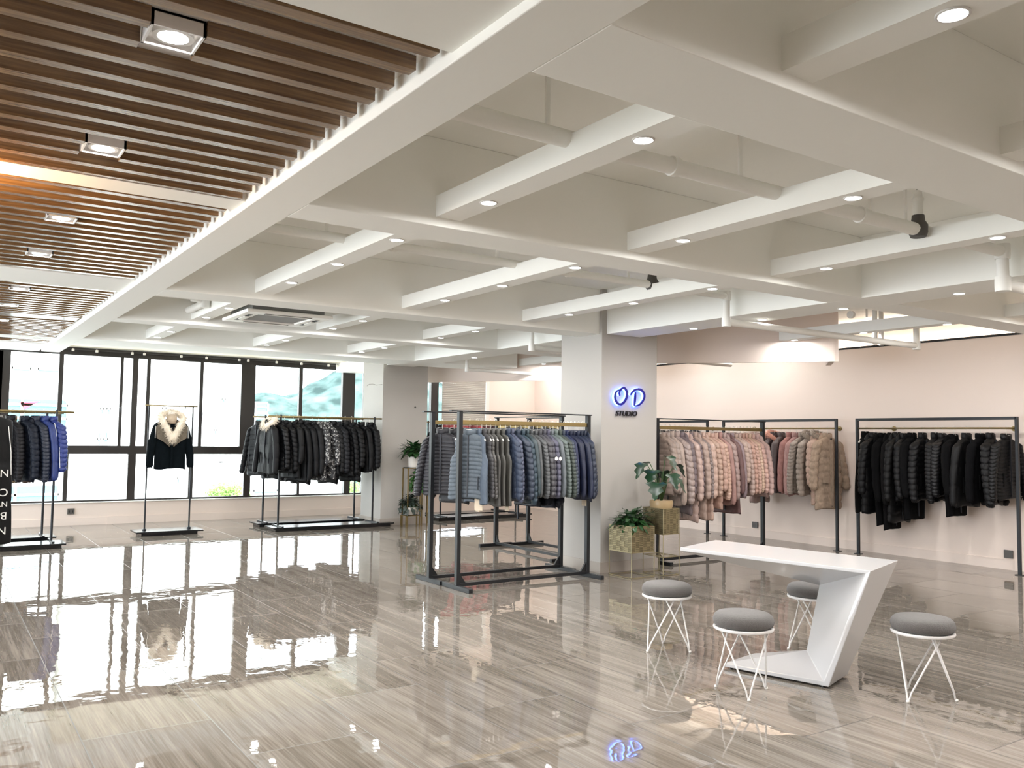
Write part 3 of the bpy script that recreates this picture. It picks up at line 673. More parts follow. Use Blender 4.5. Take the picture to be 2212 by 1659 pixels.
# ------------------------------------------------------------------ racks
def rack_T(label, x0, x1, y, axis='x', h=1.88, foot=.56, group=None):
    """square tube rack: rail along local x"""
    L = (x1 - x0)
    t = thing('garment_rack', label, 'clothes rack', ((x0 + x1) / 2, y, 0) if axis == 'x' else (y, (x0 + x1) / 2, 0), 0 if axis == 'x' else R(90), group)
    a = L / 2; w = .026
    for s in (-a, a):
        MB().box(s - .022, s + .022, -w, w, .04, h - .012).build('post', BLK, t, bevel=.002)
        MB().box(s - .025, s + .025, -foot / 2, foot / 2, 0, .045).build('foot_bar', BLK, t, bevel=.003)
        q = 1 if s < 0 else -1
        g_ = MB().add([(s + q * .02, -.012, .06), (s + q * .10, -.012, .06), (s + q * .02, -.012, .17), (s + q * .02, .012, .06), (s + q * .10, .012, .06), (s + q * .02, .012, .17)], [(0, 1, 2), (3, 5, 4), (0, 3, 4, 1), (1, 4, 5, 2), (2, 5, 3, 0)])
        g_.build('gusset', BLK, t)
    MB().box(-a, a, -.02, .02, .03, .065).build('bottom_bar', BLK, t, bevel=.002)
    MB().box(-a - .12, a + .04, -.03, .03, h - .014, h).build('top_bar', BLK, t, bevel=.002)
    MB().box(-a + .02, a - .02, -.009, .009, 1.735, 1.778).build('hanging_rail', GOLD, t, bevel=.002)
    return t
rack_T('near black steel rack with gold rail and bluish jackets', 4.655, 6.40, 7.875)
rack_T('black steel rack just behind the near blue jacket rack', 4.64, 6.45, 8.45)
rack_T('black steel rack behind the lettered column, left of the pair', 8.98, 10.72, 6.98, 'y', h=1.9)
rack_T('black steel rack behind the lettered column, right of the pair', 8.98, 10.66, 7.52, 'y', h=1.9)
XD1 = 9.93
rack_T('black steel rack with gold rail of pink coats right of the column', 7.86, XD1, 8.25)
def rack_P(label, x0, x1, xa, xb, y, yp, h=1.9, dp=.46, ext=.22):
    """round post rack on a gloss black platform; rail along x"""
    cx = (x0 + x1) / 2; t = thing('platform_rack', label, 'clothes rack', (cx, y, 0))
    MB().box(x0 - cx, x1 - cx, -dp / 2, dp / 2, .045, .068).box(x0 + .05 - cx, x1 - .05 - cx, -dp / 2 + .05, dp / 2 - .05, 0, .045).build('platform', BLKP, t, bevel=.002)
    for x in (xa, xb):
        MB().tube([(x - cx, yp - y, .068), (x - cx, yp - y, h)], .017, 14).build('post', BLK, t, smooth=True, sharp=40)
        MB().box(x - cx - .018, x - cx + .018, yp - y - .25, yp - y + .25, .068, .088).build('foot_bar', BLK, t)
    MB().tube([(xa - ext - cx, yp - y, h - .03), (xb + ext - cx, yp - y, h - .03)], .014, 12).build('hanging_rail', GOLD, t, smooth=True)
    return t
rack_P('front platform rack of black coats by the window', 4.72, 6.90, 4.87, 6.58, 14.13, 14.13, 1.93)
rack_P('rear platform rack of dark coats against the window wall', 4.72, 6.90, 4.87, 6.58, 14.95, 14.93, 1.93)
rack_P('front platform rack of blue coats at the left edge', -.75, 1.62, -.45, 1.47, 13.50, 13.62, 1.90)
rack_P('rear platform rack at the left edge beside the window', -.75, 1.60, -.45, 1.43, 14.42, 14.42, 1.90)
rack_P('front platform rack of red coats behind the near rack', 8.02, 10.2, 8.2, 9.95, 14.55, 14.55, 1.91)
rack_P('rear platform rack of dark coats behind the red ones', 8.05, 10.2, 8.25, 9.95, 15.2, 15.2, 1.91)
# single coat stand
t = thing('single_coat_stand', 'slim black stand with one fur-collared coat before the window', 'clothes stand', (3.19, 14.45, 0))
MB().box(-.50, .50, -.25, .25, .045, .07).box(-.42, .42, -.2, .2, 0, .045).build('platform', BLKP, t, bevel=.002)
for x in (-.34, .33): MB().tube([(x, 0, .07), (x, 0, 2.02)], .013, 12).build('post', BLK, t, smooth=True, sharp=40); MB().lathe([(.03, .07), (.03, .09), (.015, .1)], 16, (x, 0, 0)).build('flange', BLK, t)
MB().tube([(-.40, 0, 2.03), (.40, 0, 2.03)], .011, 12).build('hanging_rail', GOLD, t, smooth=True)
# off-frame rack at the left holding the lettered coat
rack_P('black platform rack beyond the left edge with the lettered coat', -1.6, .36, -1.4, .28, 9.5, 9.5, 1.95)
# wall racks
WXR = 11.13; WK = WXR / 11.2
def rack_W(label, y0, y1, x=WXR, h=1.943):
    y0 *= WK; y1 *= WK
    t = thing('coat_rail_frame', label, 'clothes rack', (x, (y0 + y1) / 2, 0)); a = (y1 - y0) / 2; r = .019
    for s in (-a, a):
        MB().box(-r, r, s - r, s + r, 0, h).build('post', BLK, t, bevel=.004)
        MB().box(-.04, .04, s - .045, s + .045, 0, .008).build('foot_plate', BLK, t)
    MB().box(-r, r, -a, a, h - 2 * r, h).build('top_bar', BLK, t, bevel=.004)
    MB().tube([(0, -a + .01, 1.80), (0, a - .01, 1.80)], .012, 12).build('hanging_rail', GOLD, t, smooth=True)
    for s in (-a * .82, a * .68):
        br = MB().tube([(0, s, 1.80), (.365, s, 1.80)], .010, 10); br.build('rail_bracket', GOLD, t, smooth=True)
        MB().tube([(.35, s, 1.80), (.369, s, 1.80)], .035, 16).build('wall_flange', GOLD, t, smooth=True, sharp=40)
rack_W('black wall rack of dark fur coats, farthest along the right wall', 10.50, 12.75)
rack_W('black wall rack with pink and beige coats on the right wall', 7.93, 10.13)
rack_W('black wall rack of all black coats nearest on the right wall', 5.355, 7.58)

# ------------------------------------------------------------------ garments
TONE = [1.]
def cloth(hexc, kind='nylon'):
    nm = '%s_%s_%d' % (kind, hexc, TONE[0] * 100)
    if nm in MATS: return MATS[nm]
    m, nt, p = new_mat(nm); N = nt.nodes.new; L = nt.links.new; c = srgb(hexc)
    lum = .3 * c[0] + .6 * c[1] + .1 * c[2]; c = tuple(min(.9, (x * .88 + lum * .12) * .9 * TONE[0]) for x in c[:3]) + (1,)
    p.inputs['Roughness'].default_value = {'nylon': .5, 'matte': .9, 'shiny': .33}[kind]
    p.inputs['Specular IOR Level'].default_value = (.45 if kind != 'matte' else .2) * (.45 if lum < .02 else 1)
    tc = N('ShaderNodeTexCoord'); mp = N('ShaderNodeMapping'); mp.inputs['Scale'].default_value = (1, 1, .55); L(tc.outputs['Object'], mp.inputs[0])
    n = N('ShaderNodeTexNoise'); n.inputs['Scale'].default_value = 26; n.inputs['Detail'].default_value = 3; n.inputs['Distortion'].default_value = .8; L(mp.outputs[0], n.inputs['Vector'])
    b = N('ShaderNodeBump'); b.inputs['Strength'].default_value = .8; b.inputs['Distance'].default_value = .0045; L(n.outputs['Fac'], b.inputs['Height']); L(b.outputs[0], p.inputs['Normal'])
    cr = N('ShaderNodeValToRGB'); cr.color_ramp.elements[0].position = .3; cr.color_ramp.elements[1].position = .75
    cr.color_ramp.elements[0].color = tuple(x * .42 for x in c[:3]) + (1,); cr.color_ramp.elements[1].color = tuple(min(1, x * .62) for x in c[:3]) + (1,)
    L(n.outputs['Fac'], cr.inputs[0]); L(cr.outputs[0], p.inputs['Base Color'])
    MATS[nm] = m; return m
def puff(s, e=.42): return abs(math.sin(math.pi * s)) ** e
def torso(L, nq, amp, W=.215, D=.055, flare=.03, vest=False, folds=0, seed=0):
    g = random.Random(seed); ph = g.uniform(0, 6); mb = MB(); rings = []
    n = 30; sub = 6; lev = [(0., .062, .040, 0), (-.012, .09, .046, 0), (-.03, .135, .052, 0), (-.052, .175 if not vest else .155, .056, 0), (-.078, W - .012 if not vest else .165, D, 0)]
    top = -.085; K = max(nq, 8) * sub
    for k in range(K + 1):
        q = k / K; z = top - (L + top) * q
        w = W + flare * q ** 1.5
        if vest: w = .160 + (W - .160) * min(1, max(0, (-z - .20) / .07)) ** .7 + flare * q
        s = q * nq; am = amp * (puff(s) if nq else .5)
        lev.append((z, w, D * (1 + .15 * q), am))
    for z, w, d, am in lev:
        ring = []
        for i in range(n):
            th = 2 * math.pi * i / n; c, s2 = math.cos(th), math.sin(th)
            x = (w + am * .8) * math.copysign(abs(c) ** .75, c); y = (d + am) * math.copysign(abs(s2) ** .8, s2)
            if folds: y += folds * math.sin(th * 9 + ph) * min(1, max(0, -z / L)) ; x += folds * .4 * math.sin(th * 7 + ph)
            wob = .010 * math.sin(z * 9 + ph + c * 2) * min(1, -z / L * 2 if z < 0 else 0)
            zz = z - .014 * abs(c) * (0 if z > -.1 else 1) + .008 * math.sin(th * 3 + ph) * (-z / L if z < 0 else 0)
            if -.06 < z <= 0: zz = z - .0
            # centre-front groove
            if s2 < -.9: y += .010 * (1 if am else .5)
            ring.append(Vector((x, y + wob, zz)))
        rings.append(ring)
    # close the hem inward
    last = rings[-1]; rings.append([Vector((v.x * .8, v.y * .6, v.z + .03)) for v in last])
    mb.rings(rings, True); return mb
def sleeve(side, L, nq, amp, r0=.072, r1=.050, seed=0, W=.2, out=.08, fwd=-.02):
    g = random.Random(seed + side * 3); mb = MB(); rings = []; sub = 6; K = max(nq, 7) * sub; n = 16; fy = fwd * g.uniform(.4, 1.8)
    for k in range(K + 1):
        q = k / K; x = side * (W - .035 + (out + .035) * (1 - (1 - q) ** 2.0)); z = -.055 - L * q; y = fy * q * q * 2
        if q > .85: pass
        r = r0 + (r1 - r0) * q ** .8; a = amp * (puff(q * nq) if nq else .4); cuff = 1 if q < .965 else .8
        if k == 0: r = r * .55
        if k == 1: r *= .82
        tilt = .35 * (1 - q)
        ring = []
        for i in range(n):
            th = 2 * math.pi * i / n; dx = (r * .86 + a) * cuff * math.cos(th); dy = (r * .92 + a) * cuff * math.sin(th)
            ring.append(Vector((x + dx, y + dy, z - side * dx * tilt * 1.3 + .004 * math.sin(th * 3))))
        rings.append(ring)
    mb.rings(rings, True); return mb
def collar(h=.055, w=.068, d=.05, t=.014):
    mb = MB(); rings = []; n = 26
    for (s, z) in ((1, -.02), (1.12, h * .4 - .01), (1.08, h - .004), (.94, h), (.78, h - .008), (.72, .0), (.6, -.02)):
        ring = []
        for i in range(n):
            th = 2 * math.pi * i / n; f = -math.sin(th); zz = z - .022 * max(0, f) ** 2 * (1 if z > 0 else 0)
            ring.append(Vector((w * s * math.cos(th), d * s * math.sin(th) + .006, zz)))
        rings.append(ring)
    return mb.rings(rings, True)
def hood(sz=1.):
    mb = MB(); rings = []; n = 22; K = 12
    for k in range(K + 1):
        q = k / K; a = math.pi * q; r = math.sin(a) ** .6 if 0 < q < 1 else .01
        ring = []
        for i in range(n):
            th = 2 * math.pi * i / n
            v = Vector((.115 * sz * r * math.cos(th), .055 * sz * r * math.sin(th), 0))
            fold = .008 * math.sin(th * 5 + q * 7)
            ring.append(Vector((v.x * (1 + fold * 4), .052 + v.y * (1 + fold * 3) + .03 * q, .055 - .21 * sz * q + .02 * math.cos(th * 2) * r)))
        rings.append(ring)
    return mb.rings(rings, True)
def fur(pts, r, n, L, seed=0, flat=1.):
    """lumpy fur roll with fine pointed hairs"""
    g = random.Random(seed); mb = MB(); P = smooth_pts([Vector(p) for p in pts], 6)
    mb.tube(P, [r * (.8 + .25 * g.random()) * (.75 if i in (0, len(P) - 1) else 1) for i in range(len(P))], 10)
    for k in range(n):
        i = g.randrange(len(P) - 1); c = P[i].lerp(P[i + 1], g.random()); d = Vector((g.gauss(0, 1), g.gauss(0, 1) * flat, g.gauss(0, 1) - .25)).normalized()
        b = c + d * r * .8; tip = c + d * (r + L * g.uniform(.5, 1)) + Vector((g.gauss(0, .15), g.gauss(0, .15), g.uniform(-.5, 0))) * L; s = d.orthogonal().normalized() * r * .09; s2 = d.cross(s)
        mb.add([b + s, b - s * .5 + s2 * .8, b - s * .5 - s2 * .8, tip], [(0, 1, 3), (1, 2, 3), (2, 0, 3)])
    return mb
FURC = mat('cream_fur', 'e6dccb', .9, sheen=.5); FURB = mat('black_fur', '17161a', .9, sheen=.3); FURG = mat('grey_brown_fur', '8d8073', .9, sheen=.4); FURP = mat('coral_fur', 'c99280', .9, sheen=.4)
KINDS = {}
def kind(key, L, nq, amp, sl=None, slq=None, W=.205, D=.045, coll='stand', vest=False, folds=0, r0=.064, r1=.044, flare=.02, zips=True):
    parts = [('body_panel', torso(L, nq, amp, W, D, flare, vest, folds, len(KINDS)).mesh(key + '_body', None, True), 0)]
    if sl:
        for s in (-1, 1): parts.append(('sleeve', sleeve(s, sl, slq, amp * .8, r0, r1, len(KINDS), W).mesh(key + '_sleeve', None, True), 0))
    parts.append(('collar', collar(.058 if coll != 'low' else .03).mesh(key + '_collar', None, True), 0))
    if coll == 'hood': parts.append(('hood', hood().mesh(key + '_hood', None, True), 0))
    if zips: parts.append(('zipper', MB().box(-.006, .006, -D - .015 - amp * .3, -D - .003, -L * .97, -.02).mesh(key + '_zip', None), 2))
    if key == 'parka':
        for s in (-1, 1): parts.append(('pocket_flap', MB().box(s * .12 - .055, s * .12 + .055, -D - amp - .022, -D - .01, -L * .64, -L * .56).mesh(key + '_pocket', None), 0))
        parts.append(('placket', MB().box(-.03, .03, -D - amp - .012, -D - .004, -L * .96, -.04).mesh(key + '_placket', None), 0))
    elif vest is False and sl:
        for s in (-1, 1): parts.append(('pocket', MB().box(s * .13 - .005, s * .13 + .005, -D - amp - .01, -D, -L * .80, -L * .58).mesh(key + '_pocket', None), 2))
    elif vest:
        for s in (-1, 1):
            parts.append(('pocket', MB().box(s * .12 - .005, s * .12 + .005, -D - amp - .010, -D, -L * .86, -L * .66).mesh(key + '_pocket', None), 2))
    KINDS[key] = parts
kind('fine', .69, 15, .011, .66, 15)
kind('wide', .70, 10, .016, .66, 10)
kind('vest', .69, 14, .012, vest=True)
kind('softvest', .72, 0, .010, vest=True, folds=.007)
kind('plain', .74, 3, .008, .68, 3, folds=.004)
kind('hooded', .74, 9, .012, .66, 9, coll='hood')
kind('coat', .95, 9, .014, .66, 8, coll='hood', W=.215, D=.05)
kind('parka', 1.0, 9, .016, .68, 7, coll='hood', W=.225, D=.055, r0=.072, r1=.055)
kind('lettered', .98, 3, .008, None, None, W=.285, D=.06, coll='hood', flare=.035)
kind('longplain', 1.0, 0, .010, .68, 2, coll='hood', folds=.006, D=.05)
NAMEK = dict(fine='finely quilted jacket', wide='quilted jacket', vest='quilted vest', softvest='smooth vest', plain='smooth jacket', hooded='hooded puffer jacket', coat='long hooded coat', parka='long puffer parka', longplain='long plain coat')
ZIPM = mat('dark_zip', '25262a', .4, metal=.4); TAGM = mat('beige_swing_tag', 'cdbfa9', .7)
def zmat(base): return ZIPM
def garment(kd, hexc, label, cat, loc, rz, sz=1., group=None, fab='nylon', extras=(), wide=1., thick=1., tilt=0., name=None):
    t = thing(name or {'lettered': 'long_coat', 'vest': 'vest', 'softvest': 'vest', 'coat': 'long_coat', 'parka': 'puffer_parka', 'longplain': 'long_coat'}.get(kd, 'jacket'), label, cat, loc, rz, group)
    t.rotation_euler = (tilt, 0, rz); m = cloth(hexc, fab)
    for nm, me, slot in KINDS[kd]:
        if not me.materials: me.materials.append(None)
        o = bpy.data.objects.new(nm, me); col.objects.link(o); o.parent = t; o.scale = (wide, thick, sz)
        o.material_slots[0].link = 'OBJECT'; o.material_slots[0].material = m if slot == 0 else zmat(hexc)
        if slot == 2 and nm in ('pocket',): o.material_slots[0].material = cloth('%02x%02x%02x' % tuple(int(int(hexc[i:i + 2], 16) * .7) for i in (0, 2, 4)), 'nylon')
    for e in extras: e(t)
    return t
def ex_fur(m, n=500, r=.038, L=.04):
    def f(t):
        key = 'FURM%s' % m.name
        if key not in KINDS: KINDS[key] = fur([(-.03, -.07, -.06), (-.10, -.02, .0), (-.10, .05, .05), (0, .09, .07), (.10, .05, .05), (.10, -.02, .0), (.03, -.07, -.06)], r, n, L, 1).mesh('fur_trim', m)
        o = bpy.data.objects.new('fur_trim', KINDS[key]); col.objects.link(o); o.parent = t
    return f
def ex_tag(side, z, m=TAGM, w=.05, h=.11):
    def f(t): MB().box(side - w / 2, side + w / 2, -.006, .006, z - h, z).build('swing_tag', m, t)
    return f
def ex_badge(t):
    MB().tube([(-.255, -.03, -.24), (-.262, -.03, -.24)] if 0 else [(.262, 0, -.26), (.345, 0, -.26)], .001, 4)
    b = MB().lathe([(.0, 0), (.022, 0), (.022, .004), (0, .004)], 6); o = b.build('round_badge', PLAST, t); o.rotation_euler = (0, R(-90 if SIDE[0] < 0 else 90), 0); o.location = (SIDE[0] * .318, -.01, -.27)
SIDE = [-1]
def ex_tie(t): MB().box(-.19, -.17, -.01, .01, -1.02, -.7).build('hanging_drawcord', cloth('1b2545'), t)
# hangers
hg = None; RZX = R(-90)
def hanger(x, y, zr, rz, label, group, m=None, drop=.118):
    global hg
    if hg is None:
        t = thing('clothes_hanger', label, 'hanger', (0, 0, 0), 0, group)
        P = [(0, .012, -.03)] + [(0, .016 * math.cos(a), .006 + .016 * math.sin(a)) for a in [R(d) for d in range(-20, 215, 22)]][::1]
        P = [(0, .013 * math.cos(R(d)) , -.004 + .0155 * math.sin(R(d))) for d in range(200, -50, -25)] + [(0, .010, -.035), (0, 0, -.045), (0, 0, -.115)]
        MB().tube(P, .0028, 6, True).build('hook', CHROME, t, smooth=True)
        mb = MB(); pr = [(-.175, -.222), (-.165, -.205), (-.06, -.15), (-.042, -.102), (.042, -.102), (.06, -.15), (.165, -.205), (.175, -.222), (.155, -.222), (.05, -.175), (-.05, -.175), (-.155, -.222)]
        n = len(pr); mb.add([(a, -.007, b) for a, b in pr] + [(a, .007, b) for a, b in pr], [tuple(range(n)), tuple(range(2 * n - 1, n - 1, -1))] + [(i, i + n, (i + 1) % n + n, (i + 1) % n) for i in range(n)])
        mb.build('shoulder_bar', PLAST, t, bevel=.002); hg = t
    else: t = copy_tree(hg); t['label'] = label; t['group'] = group
    t.location = (x, y, zr + .006); t.rotation_euler = (0, 0, rz); return t
def fill(rail, along, fixed, zr, items, where, group, face, zdrop=.137, hlabel=None, base_rz=0., jit=6):
    """items: (pos, kind, hex, colour words, length scale, extras)"""
    g = random.Random(len(items) * 13 + int(fixed * 10)); n = len(items)
    for i, it in enumerate(items):
        pos, kd, hx, cw = it[:4]; sz = it[4] if len(it) > 4 else 1.; ex = it[5] if len(it) > 5 else (); opt = it[6] if len(it) > 6 else {}
        x, y = (pos, fixed) if along == 'x' else (fixed, pos * (WK if fixed == WXR else 1))
        gap = min([abs(items[k][0] - pos) for k in (i - 1, i + 1) if 0 <= k < n] or [.2])
        tk = max(.5, min(1., gap * 9.5)) if base_rz in (RZX, R(0)) else 1.
        rz = base_rz + R(g.uniform(-jit, jit)) + opt.get('rz', 0)
        seq = '%s from the %s' % (ORD[i], face)
        hanger(x, y, zr, rz, 'white hanger on %s, %s' % (where, seq), 'hangers on ' + where)
        garment(kd, hx, '%s %s, %s on %s' % (cw, NAMEK[kd], seq, where), 'vest' if 'vest' in kd else ('coat' if kd in ('coat', 'parka', 'longplain') else 'jacket'), (x, y, zr - zdrop + g.uniform(-.006, .006)), rz, sz, group, opt.get('fab', 'nylon'), ex, opt.get('w', 1.) * g.uniform(.97, 1.03), opt.get('t', 1.) * tk, tilt=R(g.uniform(-1.5, 1.5)))
# local +x of garment -> world: for rails along x the garment plane is YZ; rotate so that local front (-y) faces -X
RZX = R(-90)
SIDE[0] = 1
t1 = (ex_tag(-.1, -.68), )
TONE[0] = .66
fill('r1', 'x', 7.875, 1.778, [
    (4.78, 'vest', '8193a3', 'pale steel-blue', 1.0, (ex_tag(.12, -.67, h=.14, w=.09),), dict(rz=R(38), t=.9)),
    (4.87, 'softvest', '8094ac', 'light blue', 1.02, (ex_tag(.05, -.72, w=.07),)), (4.93, 'vest', '77767a', 'mid grey', .96, (ex_tag(.02, -.66, w=.06),)), (4.985, 'vest', '86837f', 'warm grey', .97),
    (5.045, 'softvest', '8b8985', 'stone grey', 1.06), (5.11, 'softvest', '84827b', 'olive grey', 1.05), (5.17, 'softvest', '807e76', 'khaki grey', 1.06, (ex_tag(.15, -.72, w=.06),)),
    (5.24, 'wide', '586a8c', 'slate blue', .98), (5.30, 'fine', '7881a2', 'lavender blue', 1.03), (5.37, 'wide', '50617c', 'dusky blue', .98), (5.44, 'wide', '4e6c80', 'teal blue', 1.05, (), dict(rz=R(-6))),
    (5.50, 'plain', '5e747c', 'dusty teal', .92), (5.555, 'plain', '7f8386', 'soft grey', .93), (5.61, 'fine', '898d91', 'light grey', .97), (5.67, 'wide', '76757d', 'mauve grey', .97), (5.73, 'wide', '73717f', 'dark mauve-grey', .98, (ex_badge,)),
    (5.785, 'wide', '8382a0', 'lilac grey', .98, (ex_badge,)), (5.835, 'plain', '9aa5ae', 'pale blue-grey', .94), (5.89, 'fine', '9db0ab', 'pale sage', .98), (5.95, 'fine', '66756b', 'deep sage', .98), (6.00, 'fine', '5b6a80', 'blue slate', .96),
    (6.05, 'plain', '2f3f78', 'royal blue', .93), (6.10, 'plain', '26335e', 'navy', .95), (6.15, 'plain', '26325a', 'midnight blue', .97), (6.205, 'plain', '2a3963', 'ink blue', .97), (6.26, 'fine', '2e3f60', 'dark blue', .97, (ex_tag(.1, -.70, w=.07),)), (6.32, 'hooded', '30405f', 'puffy dark navy', 1.0, (), dict(rz=R(-14), w=1.08))],
    'the near rack', 'jackets and vests on the near rack', 'left', base_rz=RZX)
fill('r1b', 'x', 8.45, 1.778, [
    (4.77, 'fine', '46454f', 'charcoal plum', 1.0, (), dict(rz=R(36))), (4.92, 'hooded', '393a42', 'dark charcoal', 1.05, (), dict(rz=R(20))), (5.02, 'plain', '34353d', 'black-grey', 1.02),
    (5.85, 'plain', '22283c', 'blackish navy', 1.08), (5.95, 'longplain', '1f2840', 'deep navy', .84, (ex_tie,)), (6.06, 'plain', '1c2238', 'dark ink', 1.12), (6.16, 'longplain', '212c4c', 'navy', .86), (6.28, 'hooded', '232e50', 'navy', 1.16)],
    'the second rack', 'dark jackets on the second rack', 'left', base_rz=RZX)
TONE[0] = 1.75
fill('d', 'x', 8.25, 1.778, [
    (7.93, 'hooded', 'a08c80', 'taupe', 1.0), (8.01, 'hooded', 'a4938a', 'grey taupe', 1.02), (8.09, 'plain', 'b39f93', 'oatmeal', 1.2), (8.18, 'wide', 'a8958e', 'rosy taupe', 1.22, (), dict(fab='shiny', w=1.05)),
    (8.27, 'coat', '756669', 'dusky plum', 1.06), (8.36, 'coat', 'c4a79c', 'pale pink', 1.16, (), dict(fab='shiny')), (8.44, 'wide', '766669', 'mauve brown', 1.12), (8.52, 'coat', 'b79d90', 'pinkish beige', 1.14), (8.60, 'fine', '8b7c78', 'brown grey', 1.12),
    (8.67, 'parka', 'c8a898', 'blush', 1.1, (), dict(fab='shiny')), (8.76, 'wide', 'bd9d8a', 'tan pink', 1.1), (8.84, 'coat', 'c39d8c', 'soft peach', 1.0), (8.92, 'fine', 'cba591', 'peach', 1.16, (), dict(fab='shiny')), (9.00, 'plain', 'a98078', 'dusty rose', 1.22),
    (9.08, 'hooded', 'a78d87', 'rose taupe', 1.16, (), dict(fab='shiny')), (9.16, 'longplain', '6f4f4d', 'maroon', 1.03), (9.24, 'plain', '8f7b80', 'mauve', 1.1), (9.32, 'coat', 'b79d8f', 'sand pink', .86), (9.39, 'wide', 'b89e94', 'shell', 1.1),
    (9.46, 'wide', 'bd9484', 'warm pink', 1.08), (9.53, 'fine', 'c29c8c', 'salmon', 1.08), (9.60, 'fine', 'd0ab94', 'light apricot', 1.05), (9.67, 'wide', 'c7a094', 'soft pink', 1.06, (), dict(fab='shiny')), (9.76, 'hooded', 'bfa09a', 'powder pink', 1.1)],
    'the pink coat rack', 'pink and beige coats beside the column', 'left', base_rz=RZX, jit=5)
RZY = R(0)
hoodfur = (ex_fur(FURP),)
TONE[0] = .8
fill('w3', 'y', WXR, 1.812, [
    (7.44, 'softvest', '151515', 'long black', 1.45, (), dict(fab='matte')), (7.31, 'coat', '17171a', 'black', 1.12), (7.17, 'longplain', '141416', 'plain black', 1.2, (), dict(fab='matte')), (7.04, 'longplain', '1d1c1d', 'washed black', 1.25, (), dict(fab='matte')), (6.95, 'coat', '18181a', 'black', 1.22), (6.85, 'hooded', '1a1a1d', 'black', 1.15),
    (6.73, 'longplain', '171719', 'soft black', 1.1, (), dict(fab='matte')), (6.58, 'wide', '1c1c1f', 'black', 1.2), (6.40, 'fine', '1a1a1d', 'fine black', 1.2), (6.30, 'fine', '212125', 'glossy black', 1.08, (), dict(fab='shiny')), (6.15, 'longplain', '161618', 'black', 1.0, (), dict(fab='matte')),
    (5.98, 'plain', '1b1b1d', 'plain black', 1.18), (5.80, 'plain', '17171a', 'dull black', 1.1, (), dict(fab='matte')), (5.67, 'wide', '19191c', 'black', 1.2), (5.48, 'fine', '1e1e21', 'sleek black', 1.08, (), dict(fab='shiny', rz=R(-14)))],
    'the black coat rack', 'black coats on the right wall', 'left', base_rz=RZY, jit=9)
TONE[0] = 1.65
fill('w2', 'y', WXR, 1.812, [
    (10.02, 'wide', 'c9b4a0', 'cream', 1.05), (9.90, 'hooded', 'c6ab98', 'cream pink', 1.0), (9.76, 'wide', 'd3b9a4', 'ivory', 1.0), (9.62, 'fine', 'c39d8a', 'dusty peach', 1.1), (9.48, 'hooded', 'b4958a', 'rosy beige', 1.15), (9.36, 'coat', 'a98d86', 'muted rose', 1.1),
    (9.22, 'hooded', 'c7a698', 'pink hooded', 1.1, (), dict(fab='shiny')), (9.07, 'plain', '4a3c3e', 'dark plum', 1.2, hoodfur), (8.92, 'plain', '5b4c4c', 'brown plum', 1.16), (8.76, 'plain', 'b3807a', 'dusty coral', 1.16, (), dict(fab='matte')), (8.64, 'plain', 'bd9490', 'rose pink', 1.2, (), dict(fab='matte')),
    (8.52, 'fine', 'a3958a', 'grey beige', 1.22), (8.38, 'wide', 'a8988c', 'greige', 1.25, (ex_fur(FURG),)), (8.23, 'parka', 'c2a18f', 'soft pink', 1.0, (ex_fur(FURG),)), (8.08, 'parka', 'b8a08a', 'beige', 1.06, (), dict(rz=R(-8), fab='matte', w=1.06))],
    'the pink wall rack', 'pink and beige coats on the right wall', 'far end', base_rz=RZY, jit=8)
TONE[0] = 1.
fill('w1', 'y', WXR, 1.812, [(y, 'hooded', h, c, 1.1, (ex_fur(FURB),)) for y, h, c in ((12.5, '1b1a1c', 'black fur-trimmed'), (12.2, '232224', 'charcoal fur-trimmed'), (11.9, '1b1a1c', 'jet fur-trimmed'), (11.6, '202022', 'dark fur-trimmed'), (11.3, '1b1a1c', 'inky fur-trimmed'), (11.0, '232224', 'sooty fur-trimmed'), (10.75, '1b1a1c', 'deep black fur-trimmed'))],
    'the far wall rack', 'dark fur-trimmed coats on the far wall rack', 'far end', base_rz=RZY)
camo = mat('black_white_camouflage_print', '101012', .5)
def make_print():
    nt = camo.node_tree; p = nt.nodes['Principled BSDF']; N = nt.nodes.new; L = nt.links.new
    tc = N('ShaderNodeTexCoord'); n = N('ShaderNodeTexNoise'); n.inputs['Scale'].default_value = 24; n.inputs['Detail'].default_value = 2; L(tc.outputs['Object'], n.inputs['Vector'])
    cr = N('ShaderNodeValToRGB'); cr.color_ramp.interpolation = 'CONSTANT'; e = cr.color_ramp.elements; e[0].color = (.01, .01, .012, 1); e[1].position = .56; e[1].color = (.45, .45, .44, 1); e.new(.62).color = (.02, .02, .022, 1)
    L(n.outputs['Fac'], cr.inputs[0]); L(cr.outputs[0], p.inputs['Base Color'])
make_print(); MATS['nylon_camo00'] = camo; TONE[0] = .8
BKS = [(4.66, 'plain', '15171b', 'black cream-fur', 1.12, (ex_fur(FURC, 700, .05, .05),)), (4.80, 'hooded', '14161a', 'shiny black', 1.05, (), dict(fab='shiny')), (4.93, 'hooded', '121418', 'black', 1.1), (5.08, 'longplain', '0f1114', 'plain black', .9), (5.18, 'plain', '101317', 'flat black', 1.3),
       (5.30, 'plain', '17191d', 'thin black', 1.2), (5.42, 'plain', '1a1c20', 'grey-black', 1.15), (5.53, 'longplain', 'camo00', 'black and white patterned', .95), (5.66, 'coat', 'camo00', 'speckled print', .98), (5.78, 'hooded', '101216', 'deep black', 1.15), (5.88, 'wide', '23262d', 'dark slate', 1.15),
       (6.02, 'hooded', '0f1115', 'soft black', 1.2), (6.14, 'coat', '0e1013', 'large black', 1.02), (6.32, 'plain', '0f1114', 'black zipped', 1.1), (6.48, 'hooded', '111318', 'rightmost black', 1.05)]
def cl2(hexc, kind='nylon', _c=cloth):
    if hexc.startswith('camo'): return camo
    return _c(hexc, kind)
cloth = cl2
_z = garment
